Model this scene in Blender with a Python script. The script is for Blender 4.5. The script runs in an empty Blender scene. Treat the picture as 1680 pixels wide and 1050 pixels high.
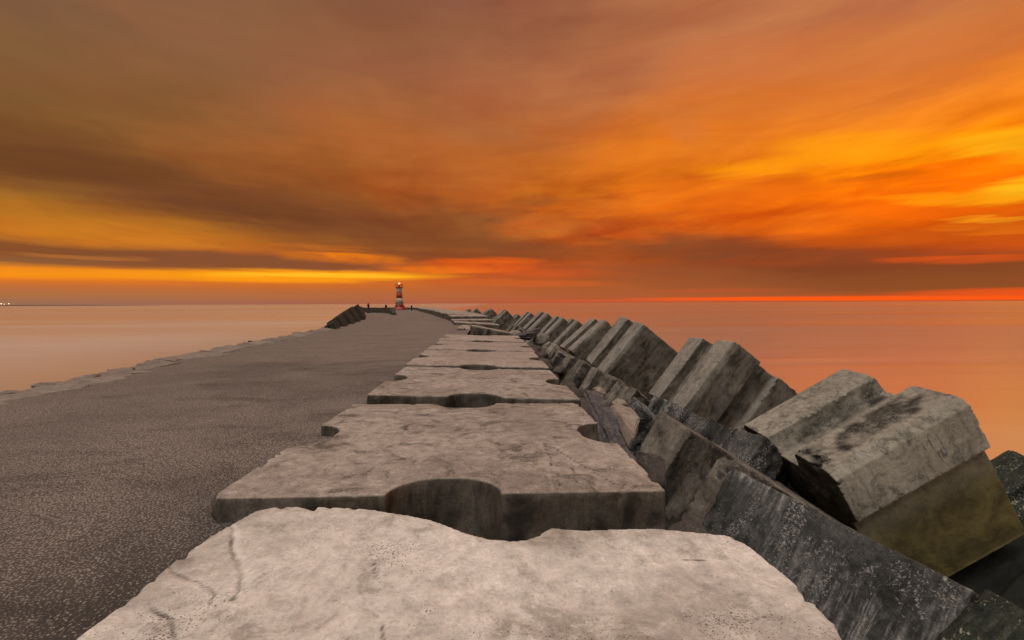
import bpy, bmesh, math, random
import numpy as np
from mathutils import Vector, Matrix, Euler, noise

random.seed(7)
R = math.radians
sc = bpy.context.scene
COL = sc.collection

# ------------------------------------------------------------------ camera
cam_d = bpy.data.cameras.new('camera')
cam_d.sensor_fit = 'HORIZONTAL'
cam_d.sensor_width = 36.0
cam_d.lens = 36.0 * 725.0 / 1680.0
cam_d.clip_start = 0.05
cam_d.clip_end = 80000.0
cam = bpy.data.objects.new('camera', cam_d)
COL.objects.link(cam)
cam.location = (0, 0, 1.35)
cam.matrix_world = (Matrix.Translation((0, 0, 1.35)) @ Matrix.Rotation(R(-2.9215), 4, 'Z')
                    @ Matrix.Rotation(R(87.8278), 4, 'X') @ Matrix.Rotation(R(-0.29), 4, 'Z'))
sc.camera = cam

# ------------------------------------------------------------------ view
sc.view_settings.view_transform = 'Standard'
sc.view_settings.look = 'None'
sc.view_settings.exposure = 0.0
sc.view_settings.gamma = 1.0

# ------------------------------------------------------------------ world: dusk sky with streaked cloud
KEY_EL, KEY_AZ = 63.0, 208.0          # key lamp added as soft skylight from behind and left of the camera
w = bpy.data.worlds.new('World')
sc.world = w
w.use_nodes = True
NT = w.node_tree
NT.nodes.clear()

class G:
    """small wrapper to chain shader nodes"""
    def __init__(s, nt): s.nt = nt
    def n(s, typ, **kw):
        o = s.nt.nodes.new(typ)
        for k, v in kw.items(): setattr(o, k, v)
        return o
    def put(s, sock, v):
        if isinstance(v, bpy.types.NodeSocket): s.nt.links.new(v, sock)
        elif isinstance(v, (tuple, list)):
            d = sock.default_value
            sock.default_value = tuple(v) + (1.0,) if len(d) == 4 and len(v) == 3 else tuple(v)
        else: sock.default_value = v
    def m(s, op, a, b=None, c=None, clamp=False):
        o = s.n('ShaderNodeMath', operation=op, use_clamp=clamp)
        for i, v in enumerate((a, b, c)):
            if v is not None: s.put(o.inputs[i], v)
        return o.outputs[0]
    def vm(s, op, a, b=None):
        o = s.n('ShaderNodeVectorMath', operation=op)
        s.put(o.inputs[0], a)
        if b is not None: s.put(o.inputs[1], b)
        return o.outputs[0]
    def xyz(s, x, y, z):
        o = s.n('ShaderNodeCombineXYZ')
        for i, v in enumerate((x, y, z)): s.put(o.inputs[i], v)
        return o.outputs[0]
    def sep(s, v):
        o = s.n('ShaderNodeSeparateXYZ'); s.put(o.inputs[0], v); return o.outputs
    def mix(s, f, a, b, blend='MIX'):
        o = s.n('ShaderNodeMix', data_type='RGBA', blend_type=blend)
        s.put(o.inputs[0], f); s.put(o.inputs[6], a); s.put(o.inputs[7], b)
        return o.outputs[2]
    def mr(s, v, a, b, c=0.0, d=1.0, smooth=True):
        o = s.n('ShaderNodeMapRange', interpolation_type='SMOOTHSTEP' if smooth else 'LINEAR')
        for i, q in enumerate((v, a, b, c, d)): s.put(o.inputs[i], q)
        return o.outputs[0]
    def noise(s, vec, scale, detail=6.0, rough=0.55, dist=0.0, color=False):
        o = s.n('ShaderNodeTexNoise')
        s.put(o.inputs['Vector'], vec); s.put(o.inputs['Scale'], scale)
        s.put(o.inputs['Detail'], detail); s.put(o.inputs['Roughness'], rough)
        s.put(o.inputs['Distortion'], dist)
        return o.outputs['Color' if color else 'Fac']
    def vor(s, vec, scale, feature='F1', out='Distance', rand=1.0):
        o = s.n('ShaderNodeTexVoronoi', feature=feature)
        s.put(o.inputs['Vector'], vec); s.put(o.inputs['Scale'], scale)
        s.put(o.inputs['Randomness'], rand)
        return o.outputs[out]
    def ramp(s, f, stops):
        o = s.n('ShaderNodeValToRGB'); cr = o.color_ramp
        while len(cr.elements) < len(stops): cr.elements.new(0.5)
        for e, (p, c) in zip(cr.elements, stops):
            e.position = p; e.color = tuple(c) + (1.0,) if len(c) == 3 else c
        s.put(o.inputs[0], f)
        return o.outputs[0]
    def attr(s, name):
        return s.n('ShaderNodeAttribute', attribute_name=name).outputs['Fac']

g = G(NT)
SKY_COLS = {
 -43: [(0.24, (0.3278, 0.15, 0.0976)), (0.83, (0.402, 0.162, 0.0648)), (1.69, (0.5149, 0.162, 0.0452)), (2.33, (0.7529, 0.1878, 0.0168)), (2.87, (0.855, 0.2542, 0.013)), (3.3, (0.5149, 0.1413, 0.0262)), (4.1, (0.305, 0.107, 0.0319)), (5.43, (0.305, 0.107, 0.0296)), (6.59, (0.5149, 0.162, 0.0176)), (8.32, (0.402, 0.15, 0.0176)), (10.66, (0.2159, 0.0802, 0.0212)), (12.6, (0.1878, 0.0762, 0.0232)), (15.7, (0.2016, 0.0887, 0.0273)), (20.48, (0.2159, 0.1022, 0.0395)), (24.96, (0.2159, 0.107, 0.0545))],
 0: [(0.06, (0.4125, 0.1022, 0.0482)), (0.37, (0.4452, 0.1119, 0.0482)), (0.92, (0.4564, 0.1221, 0.0452)), (2.18, (0.4851, 0.117, 0.0319)), (3.59, (0.5149, 0.0976, 0.0212)), (4.52, (0.3763, 0.0802, 0.0212)), (5.46, (0.4851, 0.0844, 0.013)), (6.85, (0.2874, 0.0762, 0.0212)), (10.27, (0.2623, 0.0762, 0.0232)), (13.61, (0.4342, 0.0976, 0.016)), (17.9, (0.4564, 0.1144, 0.0212)), (21.96, (0.4125, 0.1221, 0.0395)), (26.39, (0.3763, 0.1274, 0.0578)), (30.48, (0.2961, 0.107, 0.0545)), (33.71, (0.2623, 0.0976, 0.0578))],
 43: [(0.01, (0.402, 0.0802, 0.0262)), (0.13, (0.8308, 0.0908, 0.0097)), (0.3, (0.8308, 0.0976, 0.0116)), (0.48, (0.4564, 0.0844, 0.0194)), (1.12, (0.305, 0.0844, 0.0232)), (2.57, (0.2623, 0.0762, 0.0212)), (3.62, (0.2831, 0.0648, 0.016)), (4.6, (0.6105, 0.0844, 0.008)), (5.75, (0.5149, 0.0802, 0.006)), (7.47, (0.7529, 0.1144, 0.003)), (9.44, (0.956, 0.162, 0.0024)), (11.95, (0.9734, 0.1812, 0.0015)), (14.4, (1.0, 0.2623, 0.003)), (17.06, (0.9131, 0.2423, 0.0194)), (20.14, (0.7305, 0.2016, 0.0343)), (23.57, (0.5776, 0.1812, 0.0545)), (26.36, (0.5149, 0.1714, 0.0704))],
}
# cloud streaks and banks: azimuth, elevation, half length, half width, slope, colour, strength, raggedness
CLOUDS = [
    (25.22,17.68,16.96,7.954,1.27,(0.8388, 0.1946, 0.0103),0.55,0.60),
    (37.09,22.47,18.98,4.941,-9.74,(0.7305, 0.1878, 0.0319),0.50,0.50),
    (34.00,10.46,21.92,3.441,-7.59,(0.855, 0.15, 0.0044),0.50,0.60),
    (-10.36,18.53,16.46,5.304,-10.52,(0.4793, 0.1441, 0.0343),0.50,0.70),
    (-41.27,12.44,11.22,1.851,3.71,(0.0887, 0.0395, 0.0144),0.75,0.60),
    (-27.46,10.98,27.49,3.625,-6.48,(0.162, 0.0545, 0.0232),0.75,0.70),
    (-27.78,9.91,12.10,2.267,-3.40,(0.1384, 0.0452, 0.0212),0.70,0.50),
    (-7.14,6.98,28.59,3.051,-2.61,(0.1946, 0.0612, 0.0232),0.80,0.50),
    (-42.49,5.02,10.57,0.957,1.33,(0.2159, 0.0685, 0.0232),0.80,0.50),
    (-26.73,4.78,21.99,1.459,1.09,(0.2086, 0.0762, 0.0343),0.85,0.30),
    (-44.39,3.86,7.39,0.715,3.14,(0.2542, 0.1022, 0.0395),0.80,0.30),
    (-37.39,6.82,13.68,1.740,0.49,(0.6724, 0.2086, 0.016),0.62,0.60),
    (-42.59,7.84,8.09,1.733,0.95,(0.5776, 0.2051, 0.0194),0.50,0.50),
    (-40.71,4.54,5.85,0.266,0.15,(0.5149, 0.1714, 0.0423),0.60,0.20),
    (-27.58,6.05,8.67,0.630,1.97,(0.5776, 0.1384, 0.0176),0.50,0.60),
    (-17.72,5.71,8.81,1.076,-0.10,(0.8714, 0.2159, 0.007),0.90,0.80),
    (-10.93,4.83,13.91,0.714,-3.71,(0.7605, 0.1559, 0.013),0.60,0.80),
    (-0.58,5.26,10.00,0.941,-0.27,(0.8714, 0.1221, 0.007),0.90,0.60),
    (-4.87,4.36,10.37,0.521,-0.28,(0.9131, 0.1878, 0.0097),0.80,0.40),
    (6.49,4.14,13.12,0.945,-2.57,(0.7529, 0.107, 0.0168),0.70,0.60),
    (-44.05,2.95,13.14,0.938,0.87,(0.956, 0.2961, 0.0097),0.85,0.15),
    (-21.79,3.30,22.13,0.959,0.82,(1.0, 0.3515, 0.006),1.00,0.15),
    (-20.14,3.37,13.44,0.437,0.86,(1.0, 0.5149, 0.0212),1.00,0.10),
    (3.73,2.63,15.74,0.635,-1.08,(0.6584, 0.1221, 0.0232),0.60,0.30),
    (34.10,4.32,24.98,3.404,-4.86,(0.2016, 0.0513, 0.0194),0.95,0.30),
    (24.66,6.68,10.99,2.119,-4.88,(0.2232, 0.0612, 0.0232),0.80,0.50),
    (24.35,3.01,20.57,1.965,-5.40,(0.314, 0.0887, 0.0296),0.70,0.30),
    (47.27,1.80,13.89,1.062,-3.36,(0.2705, 0.0762, 0.0212),0.80,0.20),
    (48.41,3.68,7.36,0.518,-2.36,(0.9131, 0.107, 0.008),0.90,0.60),
    (44.43,6.10,14.22,1.092,-4.89,(0.5776, 0.0887, 0.006),0.70,0.70),
    (50.92,6.24,7.21,0.418,-6.09,(0.8308, 0.1878, 0.007),0.50,0.60),
    (43.70,9.36,10.73,1.390,-14.22,(0.956, 0.1413, 0.003),0.50,0.70),
    (30.99,14.59,8.20,1.372,-2.25,(1.0, 0.3278, 0.0048),0.85,0.60),
    (41.50,14.99,11.44,1.961,-8.54,(1.0, 0.3419, 0.0037),0.90,0.50),
    (51.77,13.12,5.56,1.684,-9.64,(1.0, 0.4851, 0.0097),0.90,0.40),
    (53.33,9.47,5.36,1.427,3.00,(1.0, 0.5457, 0.013),1.00,0.50),
    (48.66,9.19,8.35,0.642,-6.54,(1.0, 0.3515, 0.0048),0.80,0.50),
    (49.46,7.03,3.54,0.357,-7.12,(1.0, 0.3763, 0.013),0.70,0.50),
    (33.96,13.10,3.87,0.678,-0.37,(0.5776, 0.107, 0.006),0.80,0.60),
    (42.26,12.42,4.44,0.616,-5.67,(0.6105, 0.1221, 0.0037),0.80,0.60),
    (37.81,12.30,10.74,0.980,-6.25,(0.7529, 0.1274, 0.0037),0.60,0.60),
    (25.94,12.46,13.36,2.188,-1.35,(0.8714, 0.162, 0.006),0.55,0.70),
    (5.34,12.31,5.31,1.590,7.31,(0.1878, 0.0578, 0.0212),0.70,0.60),
    (14.21,11.50,5.59,1.377,-2.50,(0.7758, 0.1812, 0.0144),0.60,0.60),
    (5.34,9.88,7.39,1.320,3.25,(0.6105, 0.1221, 0.0168),0.60,0.70),
    (16.83,8.73,6.09,0.996,-10.85,(0.6724, 0.117, 0.013),0.60,0.70),
    (38.81,0.33,25.18,0.310,-0.41,(1.0, 0.107, 0.008),1.00,0.12),
    (52.43,0.65,9.58,0.622,-0.15,(0.956, 0.0931, 0.0097),0.90,0.40),
    (28.02,1.34,10.46,0.385,-0.41,(0.5457, 0.0887, 0.0262),0.50,0.40),
    (37.05,24.59,24.81,3.433,-9.28,(0.6105, 0.1878, 0.0648),0.50,0.60),
    (-5.44,21.80,17.52,2.604,-11.81,(0.4125, 0.15, 0.0545),0.55,0.80),
    (-19.61,27.82,20.30,2.895,5.80,(0.2705, 0.107, 0.0545),0.40,0.60),
    (-37.47,19.09,13.60,3.467,18.24,(0.1746, 0.0802, 0.0252),0.40,0.60),
    (31.49,21.45,7.26,2.325,-1.53,(0.5776, 0.1413, 0.0252),0.50,0.60),
    (22.47,21.05,5.40,2.509,-29.92,(0.6172, 0.1812, 0.0423),0.50,0.60),
]
tc = g.n('ShaderNodeTexCoord')
dirv = tc.outputs['Generated']
dx, dy, dz = g.sep(dirv)
az = g.m('MULTIPLY', g.m('ARCTAN2', dx, dy), 180 / math.pi)
el = g.m('MULTIPLY', g.m('ARCSINE', dz), 180 / math.pi)
# cloud-layer coordinates: the streaks run away from the viewer and converge on the horizon
den = g.m('ADD', g.m('ABSOLUTE', dz), 0.07)
cu = g.m('DIVIDE', dx, den); cv = g.m('DIVIDE', dy, den)
lay = g.xyz(g.m('MULTIPLY', cu, 0.95), g.m('MULTIPLY', cv, 0.36), 0.0)
st1 = g.noise(lay, 1.3, 7.0, 0.58, 0.6)
st2 = g.noise(g.xyz(g.m('MULTIPLY', cu, 1.7), g.m('MULTIPLY', cv, 0.75), 4.0), 1.5, 6.0, 0.6, 0.8)
band = g.noise(g.xyz(g.m('MULTIPLY', az, 0.035), g.m('MULTIPLY', el, 0.55), 2.0), 1.0, 7.0, 0.6, 0.5)
wob = g.noise(g.xyz(g.m('MULTIPLY', az, 0.06), g.m('MULTIPLY', el, 0.22), 9.0), 1.0, 5.0, 0.55)
eld = g.m('ADD', el, g.m('MULTIPLY', g.m('MULTIPLY', g.m('SUBTRACT', wob, 0.5), 5.0), g.mr(el, 1.5, 9.0)))
eld = g.m('ADD', eld, g.m('MULTIPLY', g.m('MULTIPLY', g.m('SUBTRACT', st1, 0.5), 7.0), g.mr(el, 4.0, 18.0)))
ef = g.m('DIVIDE', eld, 40.0, clamp=True)
cols = {a: g.ramp(ef, [(e / 40.0, c) for e, c in st]) for a, st in SKY_COLS.items()}
azw = g.m('ADD', az, g.m('MULTIPLY', g.m('SUBTRACT', wob, 0.5), 30.0))
base = g.mix(g.mr(azw, -43, 0, smooth=False), cols[-43], cols[0])
base = g.mix(g.mr(azw, 0, 43, smooth=False), base, cols[43])
amp = g.m('MULTIPLY', g.mr(el, 0.6, 6.0, 0.05, 0.75), g.mr(el, 14.0, 28.0, 1.0, 0.7))
base = g.vm('MULTIPLY', base, g.xyz(*[g.m('ADD', 1.0, g.m('MULTIPLY', amp, g.m('SUBTRACT', g.m('MULTIPLY', g.m('ADD', st1, st2), 0.5), 0.5)))] * 3))
# mid-sized tufts: darker is browner, brighter is yellower
tuft = g.noise(g.xyz(g.m('MULTIPLY_ADD', el, -0.05, g.m('MULTIPLY', az, 0.075)), g.m('MULTIPLY', el, 0.36), 6.0), 1.0, 6.0, 0.56, 0.35)
td = g.m('MULTIPLY', g.m('MULTIPLY', g.m('SUBTRACT', tuft, 0.5), g.m('MULTIPLY', g.mr(el, 2.0, 8.0), g.mr(el, 10.0, 22.0, 1.0, 0.30))), g.mr(az, -30.0, 25.0, 0.6, 1.6))
base = g.vm('MULTIPLY', base, g.xyz(g.m('MULTIPLY_ADD', td, 0.7, 1.0), g.m('MULTIPLY_ADD', td, 1.3, 1.0), g.m('MULTIPLY_ADD', td, 0.9, 1.0)))
paz = g.m('ADD', az, g.m('MULTIPLY', g.m('SUBTRACT', wob, 0.5), 5.0))
pel = g.m('ADD', el, g.m('MULTIPLY', g.m('MULTIPLY', g.m('SUBTRACT', band, 0.5), 3.2), g.mr(el, 0.8, 7.0, 0.12, 1.0)))
rag = g.m('ADD', g.m('MULTIPLY', band, 0.6), g.m('MULTIPLY', st2, 0.4))
rag = g.mr(rag, 0.36, 0.64)
col = base
for a0, e0, hl, hw, th, c, s_, ragn in CLOUDS:
    k = math.tan(R(th))
    u = g.m('MULTIPLY_ADD', paz, 1 / hl, -a0 / hl)
    v = g.m('MULTIPLY_ADD', paz, -k / hw, (k * a0 - e0) / hw)
    v = g.m('MULTIPLY_ADD', pel, 1 / hw, v)
    r2 = g.m('MULTIPLY_ADD', u, u, g.m('MULTIPLY', v, v))
    f = g.mr(r2, 1.0, 0.03)
    f = g.m('MULTIPLY', f, g.m('MULTIPLY', s_, g.m('ADD', 1.0 - ragn, g.m('MULTIPLY', rag, ragn))))
    col = g.mix(f, col, c)
# overhead and behind the camera: the pale, still bright twilight sky (this is what lights the tops)
nish = g.n('ShaderNodeTexSky', sky_type='NISHITA')
nish.sun_disc = False
nish.sun_elevation = R(KEY_EL)
nish.sun_rotation = R(KEY_AZ)
clear = g.vm('MULTIPLY', nish.outputs[0], (0.022, 0.022, 0.022))
pale = g.mix(st1, (0.40, 0.315, 0.25), (0.64, 0.53, 0.44))
over = g.vm('ADD', pale, clear)
back = g.mix(g.mr(el, 0.0, 40.0), (0.07, 0.055, 0.05), over)
col = g.vm('MULTIPLY', col, g.xyz(g.m('MULTIPLY_ADD', td, 0.25, 1.02), g.m('MULTIPLY_ADD', td, 0.45, 1.0), g.m('MULTIPLY_ADD', td, 0.3, 0.92)))
col = g.mix(g.mr(el, 37.0, 58.0), col, over)
col = g.mix(g.mr(dy, 0.25, -0.25), col, back)
bg = g.n('ShaderNodeBackground')
g.put(bg.inputs['Color'], col)
bg.inputs['Strength'].default_value = 1.0
w.cycles.sampling_method = 'MANUAL'
w.cycles.sample_map_resolution = 512
wo = g.n('ShaderNodeOutputWorld')
NT.links.new(bg.outputs[0], wo.inputs[0])

sky_key_d = bpy.data.lights.new('sun', 'SUN')  # added key lamp; the real sun is below the horizon
sky_key_d.energy = 1.45
sky_key_d.angle = R(28)
sky_key_d.color = (1.0, 0.935, 0.865)
sun = bpy.data.objects.new('sun', sky_key_d)  # the added key lamp, soft skylight rather than a real sun
COL.objects.link(sun)
sdir = Vector((math.sin(R(KEY_AZ)) * math.cos(R(KEY_EL)), math.cos(R(KEY_AZ)) * math.cos(R(KEY_EL)), math.sin(R(KEY_EL))))
sun.rotation_euler = sdir.to_track_quat('Z', 'Y').to_euler()
sun.location = (-20, -30, 40)

# ================================================================== materials
def new_mat(name):
    m = bpy.data.materials.new(name); m.use_nodes = True
    nt = m.node_tree; nt.nodes.clear()
    g = G(nt)
    b = g.n('ShaderNodeBsdfPrincipled'); o = g.n('ShaderNodeOutputMaterial')
    nt.links.new(b.outputs[0], o.inputs[0])
    return m, g, b, o

def obj_coords(g):
    t = g.n('ShaderNodeTexCoord').outputs['Object']
    r = g.n('ShaderNodeObjectInfo').outputs['Random']
    return g.vm('ADD', t, g.xyz(g.m('MULTIPLY', r, 37.0), g.m('MULTIPLY', r, 19.0), g.m('MULTIPLY', r, 53.0))), t

def mk_concrete(name, light, mid, dark, dirt_shadec, algae=None, pits=0.5, lichen=0.0, lichenc=(0.42, 0.40, 0.36), stain=0.5, bump=0.6, grain=0.25, lscale=26.0, streak=0.0, sscale=(7, 7, 0.55), drips=0.0, pale=0.0):
    """weathered cast concrete; reads the mesh attributes dirt (grime and painted shade), chip, crack, scrape, algae"""
    m, g, b, o = new_mat(name)
    v, raw = obj_coords(g)
    big = g.noise(v, 0.9, 5, 0.6, 0.5)
    med = g.noise(v, 3.2, 8, 0.68, 0.8)
    fine = g.noise(v, 46.0, 6, 0.78)
    c = g.mix(g.mr(big, 0.36, 0.64), light, mid)
    medg = g.m('ADD', med, g.m('MULTIPLY', g.m('SUBTRACT', fine, 0.5), 0.75))
    c = g.mix(g.m('MULTIPLY', g.mr(medg, 0.52, 0.66), stain), c, dark)
    # cement-paste blotches, pale
    pb = g.noise(g.vm('ADD', v, (5.2, 1.3, 7.7)), 1.9, 9, 0.70, 1.2)
    c = g.mix(g.m('MULTIPLY', g.mr(pb, 0.54, 0.68), 0.35), c, tuple(min(1, x * 1.35) for x in light))
    if streak > 0:
        sv = g.n('ShaderNodeMapping'); g.put(sv.inputs[0], v); sv.inputs['Scale'].default_value = sscale
        sn = g.noise(sv.outputs[0], 1.0, 6, 0.65, 0.3)
        c = g.mix(g.m('MULTIPLY', g.mr(sn, 0.5, 0.72), streak), c, dark)
    if pale > 0:       # salt-white runs in one broad patch
        pv2 = g.n('ShaderNodeMapping'); g.put(pv2.inputs[0], v); pv2.inputs['Scale'].default_value = (9, 9, 1.1)
        pn2 = g.noise(pv2.outputs[0], 1.0, 8, 0.78, 0.4)
        pm2 = g.mr(g.noise(g.vm('ADD', v, (1, 4, 8)), 0.75, 4, 0.55, 0.3), 0.44, 0.62)
        c = g.mix(g.m('MULTIPLY', g.m('MULTIPLY', g.mr(pn2, 0.46, 0.62), pm2), pale), c, lichenc)
    if drips > 0:      # short black drip marks running down the cast face
        dv = g.n('ShaderNodeMapping'); g.put(dv.inputs[0], v); dv.inputs['Scale'].default_value = tuple(x * 4 for x in sscale)
        dn0 = g.noise(dv.outputs[0], 1.0, 3, 0.6)
        dm = g.mr(g.noise(g.vm('ADD', v, (7, 7, 2)), 1.3, 5, 0.6), 0.45, 0.62)
        c = g.mix(g.m('MULTIPLY', g.m('MULTIPLY', g.mr(dn0, 0.60, 0.70), dm), drips), c, tuple(x * 0.6 for x in dark))
    # grain, from hand-sized patches down to sand
    mf = g.noise(g.vm('ADD', v, (3.1, 6.2, 9.3)), 11.0, 9, 0.74, 0.3)
    gr = g.m('ADD', 1.0, g.m('MULTIPLY', g.m('SUBTRACT', fine, 0.5), grain * 5.5))
    gr = g.m('MULTIPLY', gr, g.m('ADD', 1.0, g.m('MULTIPLY', g.m('SUBTRACT', mf, 0.5), grain * 6.5)))
    c = g.vm('MULTIPLY', c, g.xyz(gr, gr, gr))
    # pits and clusters of dark specks
    pv = g.vor(g.vm('ADD', v, g.vm('MULTIPLY', g.noise(v, 30.0, 3, 0.6, color=True), (0.03, 0.03, 0.03))), 88.0); pmask = g.mr(g.noise(g.vm('ADD', v, (9, 3, 1)), 1.7, 9, 0.80), 0.46, 0.66)
    psz = g.m('MULTIPLY', g.m('ADD', g.m('MULTIPLY', pmask, 0.75), 0.25), g.m('MULTIPLY', g.mr(pmask, 0.0, 0.15), 0.40))
    pit = g.m('MULTIPLY', g.m('SUBTRACT', 1.0, g.mr(pv, g.m('MULTIPLY', psz, 0.6), psz)), pits)
    pit = g.m('MULTIPLY', pit, g.mr(pmask, 0.0, 0.2))
    c = g.mix(g.m('MULTIPLY', pit, 0.9), c, tuple(x * 0.6 for x in dark))
    # exposed aggregate along broken arrises
    ch = g.m('MULTIPLY', g.attr('chip'), g.mr(g.noise(v, 14.0, 5, 0.7), 0.36, 0.55))
    agg = g.vor(v, 55.0, out='Color')
    aggc = g.mix(g.sep(agg)[0], tuple(x * 0.45 for x in light), tuple(min(1, x * 1.1) for x in light))
    c = g.mix(g.m('MULTIPLY', ch, 0.85), c, aggc)
    # grime on the sides, plus shade painted on cube faces and in grooves
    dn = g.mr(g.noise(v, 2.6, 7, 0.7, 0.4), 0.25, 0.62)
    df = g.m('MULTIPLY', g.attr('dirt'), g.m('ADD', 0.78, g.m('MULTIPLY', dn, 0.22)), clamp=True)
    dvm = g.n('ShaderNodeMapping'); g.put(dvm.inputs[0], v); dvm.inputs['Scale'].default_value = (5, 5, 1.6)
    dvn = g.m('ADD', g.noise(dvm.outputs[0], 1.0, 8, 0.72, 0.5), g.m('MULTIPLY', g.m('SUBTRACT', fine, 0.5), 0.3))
    c = g.mix(df, c, g.mix(g.mr(dvn, 0.40, 0.68), tuple(x * 0.7 for x in dirt_shadec), tuple(x * 3.0 for x in dirt_shadec)))
    hgt = g.m('ADD', g.m('ADD', g.m('MULTIPLY', fine, 0.3), g.m('MULTIPLY', mf, 0.7)), g.m('MULTIPLY', med, 0.5))
    hgt = g.m('SUBTRACT', hgt, g.m('MULTIPLY', pit, 0.5))
    hgt = g.m('ADD', hgt, g.m('MULTIPLY', g.m('MULTIPLY', g.vor(v, 55.0), ch), 0.9))
    if lichen > 0:
        lm = g.mr(g.noise(g.vm('MULTIPLY', g.vm('ADD', v, (2, 8, 3)), (1.2, 1.2, 0.45)), 1.7, 8, 0.74, 0.5), 0.38, 0.62)
        cell = g.noise(v, lscale, 5, 0.8, 0.6)
        th = g.m('SUBTRACT', 0.68, g.m('MULTIPLY', lm, 0.20))
        lf = g.m('MULTIPLY', g.mr(cell, th, g.m('ADD', th, 0.07)), lichen)
        c = g.mix(lf, c, lichenc)
        hgt = g.m('ADD', hgt, g.m('MULTIPLY', lf, 0.3))
    if algae:
        an = g.mr(g.noise(v, 1.7, 7, 0.65, 0.6), 0.28, 0.7)
        ac = g.mix(an, algae[0], algae[1])
        c = g.mix(g.attr('algae'), c, ac)
    c = g.mix(g.m('MULTIPLY', g.attr('scrape'), 0.8), c, tuple(min(1, x * 1.15) for x in light))
    c = g.mix(g.m('MULTIPLY', g.attr('crack'), g.mr(g.noise(v, 20.0, 4, 0.7), 0.3, 0.5, 0.35, 1.0)), c, tuple(x * 0.4 for x in dark))
    g.put(b.inputs['Base Color'], c)
    b.inputs['Roughness'].default_value = 0.88
    b.inputs['Specular IOR Level'].default_value = 0.25
    bp = g.n('ShaderNodeBump'); bp.inputs['Strength'].default_value = bump; bp.inputs['Distance'].default_value = 0.02
    g.put(bp.inputs['Height'], hgt)
    g.put(b.inputs['Normal'], bp.outputs[0])
    return m

def mk_plain(name, col, rough=0.7, metal=0.0, var=0.25, scale=9.0, dark=None):
    m, g, b, o = new_mat(name)
    v, raw = obj_coords(g)
    n = g.noise(v, scale, 6, 0.65)
    c = g.mix(g.mr(n, 0.3, 0.7), col, dark or tuple(x * (1 - var) for x in col))
    g.put(b.inputs['Base Color'], c)
    b.inputs['Roughness'].default_value = rough; b.inputs['Metallic'].default_value = metal
    bp = g.n('ShaderNodeBump'); bp.inputs['Strength'].default_value = 0.3; bp.inputs['Distance'].default_value = 0.01
    g.put(bp.inputs['Height'], n); g.put(b.inputs['Normal'], bp.outputs[0])
    return m

def mk_emit(name, col, s):
    m, g, b, o = new_mat(name)
    b.inputs['Base Color'].default_value = tuple(col) + (1,)
    b.inputs['Emission Color'].default_value = tuple(col) + (1,)
    b.inputs['Emission Strength'].default_value = s
    return m

M_SLAB_NEAR = mk_concrete('lamplit_concrete', (0.69, 0.63, 0.565), (0.43, 0.375, 0.325), (0.20, 0.16, 0.12), (0.036, 0.029, 0.020), pits=0.95, stain=0.55, grain=0.22)  # paler than the other blocks: lamp light near the camera put into colour
M_SLAB = mk_concrete('worn_concrete', (0.375, 0.315, 0.268), (0.275, 0.228, 0.192), (0.075, 0.061, 0.047), (0.036, 0.029, 0.020), pits=0.8, stain=0.85, grain=0.32)
M_SLAB_FAR = mk_concrete('bleached_concrete', (0.38, 0.31, 0.262), (0.30, 0.243, 0.203), (0.13, 0.103, 0.083), (0.036, 0.029, 0.020), pits=0.5, stain=0.6, grain=0.26)
M_BIG = mk_concrete('grey_sea_concrete', (0.31, 0.278, 0.24), (0.235, 0.21, 0.18), (0.09, 0.078, 0.062), (0.050, 0.042, 0.030), pits=0.6, stain=0.55, streak=0.35, bump=1.0)
M_BIG_NEAR = mk_concrete('lit_sea_concrete', (0.36, 0.325, 0.265), (0.27, 0.242, 0.192), (0.055, 0.049, 0.038), (0.016, 0.014, 0.010),
                         algae=((0.165, 0.135, 0.048), (0.052, 0.039, 0.014)), pits=0.8, stain=0.7, streak=0.45, sscale=(6, 0.7, 6), drips=0.9, bump=1.1, lichen=0.3, lichenc=(0.5, 0.47, 0.4))  # paler than the other cubes: light on its front put into colour
M_BRK = mk_concrete('brown_broken_concrete', (0.23, 0.20, 0.165), (0.14, 0.12, 0.097), (0.036, 0.030, 0.023), (0.022, 0.018, 0.013), pits=0.5, stain=0.7, streak=0.6, bump=1.0, lichen=0.25, lichenc=(0.3, 0.27, 0.23))
M_DARK = mk_concrete('black_crusted_concrete', (0.095, 0.093, 0.084), (0.055, 0.055, 0.050), (0.017, 0.0175, 0.016), (0.02, 0.02, 0.018), pits=0.3, stain=0.8, streak=0.6, bump=1.2, lichen=0.95, lichenc=(0.36, 0.345, 0.32), grain=0.5, lscale=30.0, pale=0.75)
M_GREEN = mk_concrete('green_black_concrete', (0.045, 0.052, 0.038), (0.030, 0.036, 0.026), (0.010, 0.012, 0.009), (0.014, 0.016, 0.012), pits=0.2, stain=0.6, bump=1.2, lichen=1.0, lichenc=(0.40, 0.39, 0.28), grain=0.5, lscale=24.0, pale=0.3)
M_BLACK = mk_concrete('shaded_black_concrete', (0.020, 0.021, 0.017), (0.013, 0.014, 0.011), (0.007, 0.007, 0.006), (0.008, 0.008, 0.006), stain=0.6)  # near-black colour carries the shade of the gap under the big cube
M_ROCK = mk_concrete('dark_rock', (0.085, 0.072, 0.06), (0.06, 0.052, 0.044), (0.028, 0.024, 0.02), (0.03, 0.025, 0.02), pits=0.3, stain=0.7, bump=1.0, lichen=0.4, lichenc=(0.25, 0.22, 0.19))
M_EROCK = mk_concrete('brown_edge_rock', (0.29, 0.235, 0.195), (0.20, 0.16, 0.132), (0.09, 0.072, 0.058), (0.05, 0.04, 0.03), pits=0.4, stain=0.6, bump=1.0)
M_STONE = mk_concrete('pale_stone', (0.28, 0.23, 0.19), (0.22, 0.18, 0.15), (0.10, 0.08, 0.065), (0.05, 0.04, 0.03), pits=0.3, stain=0.4)
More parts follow.
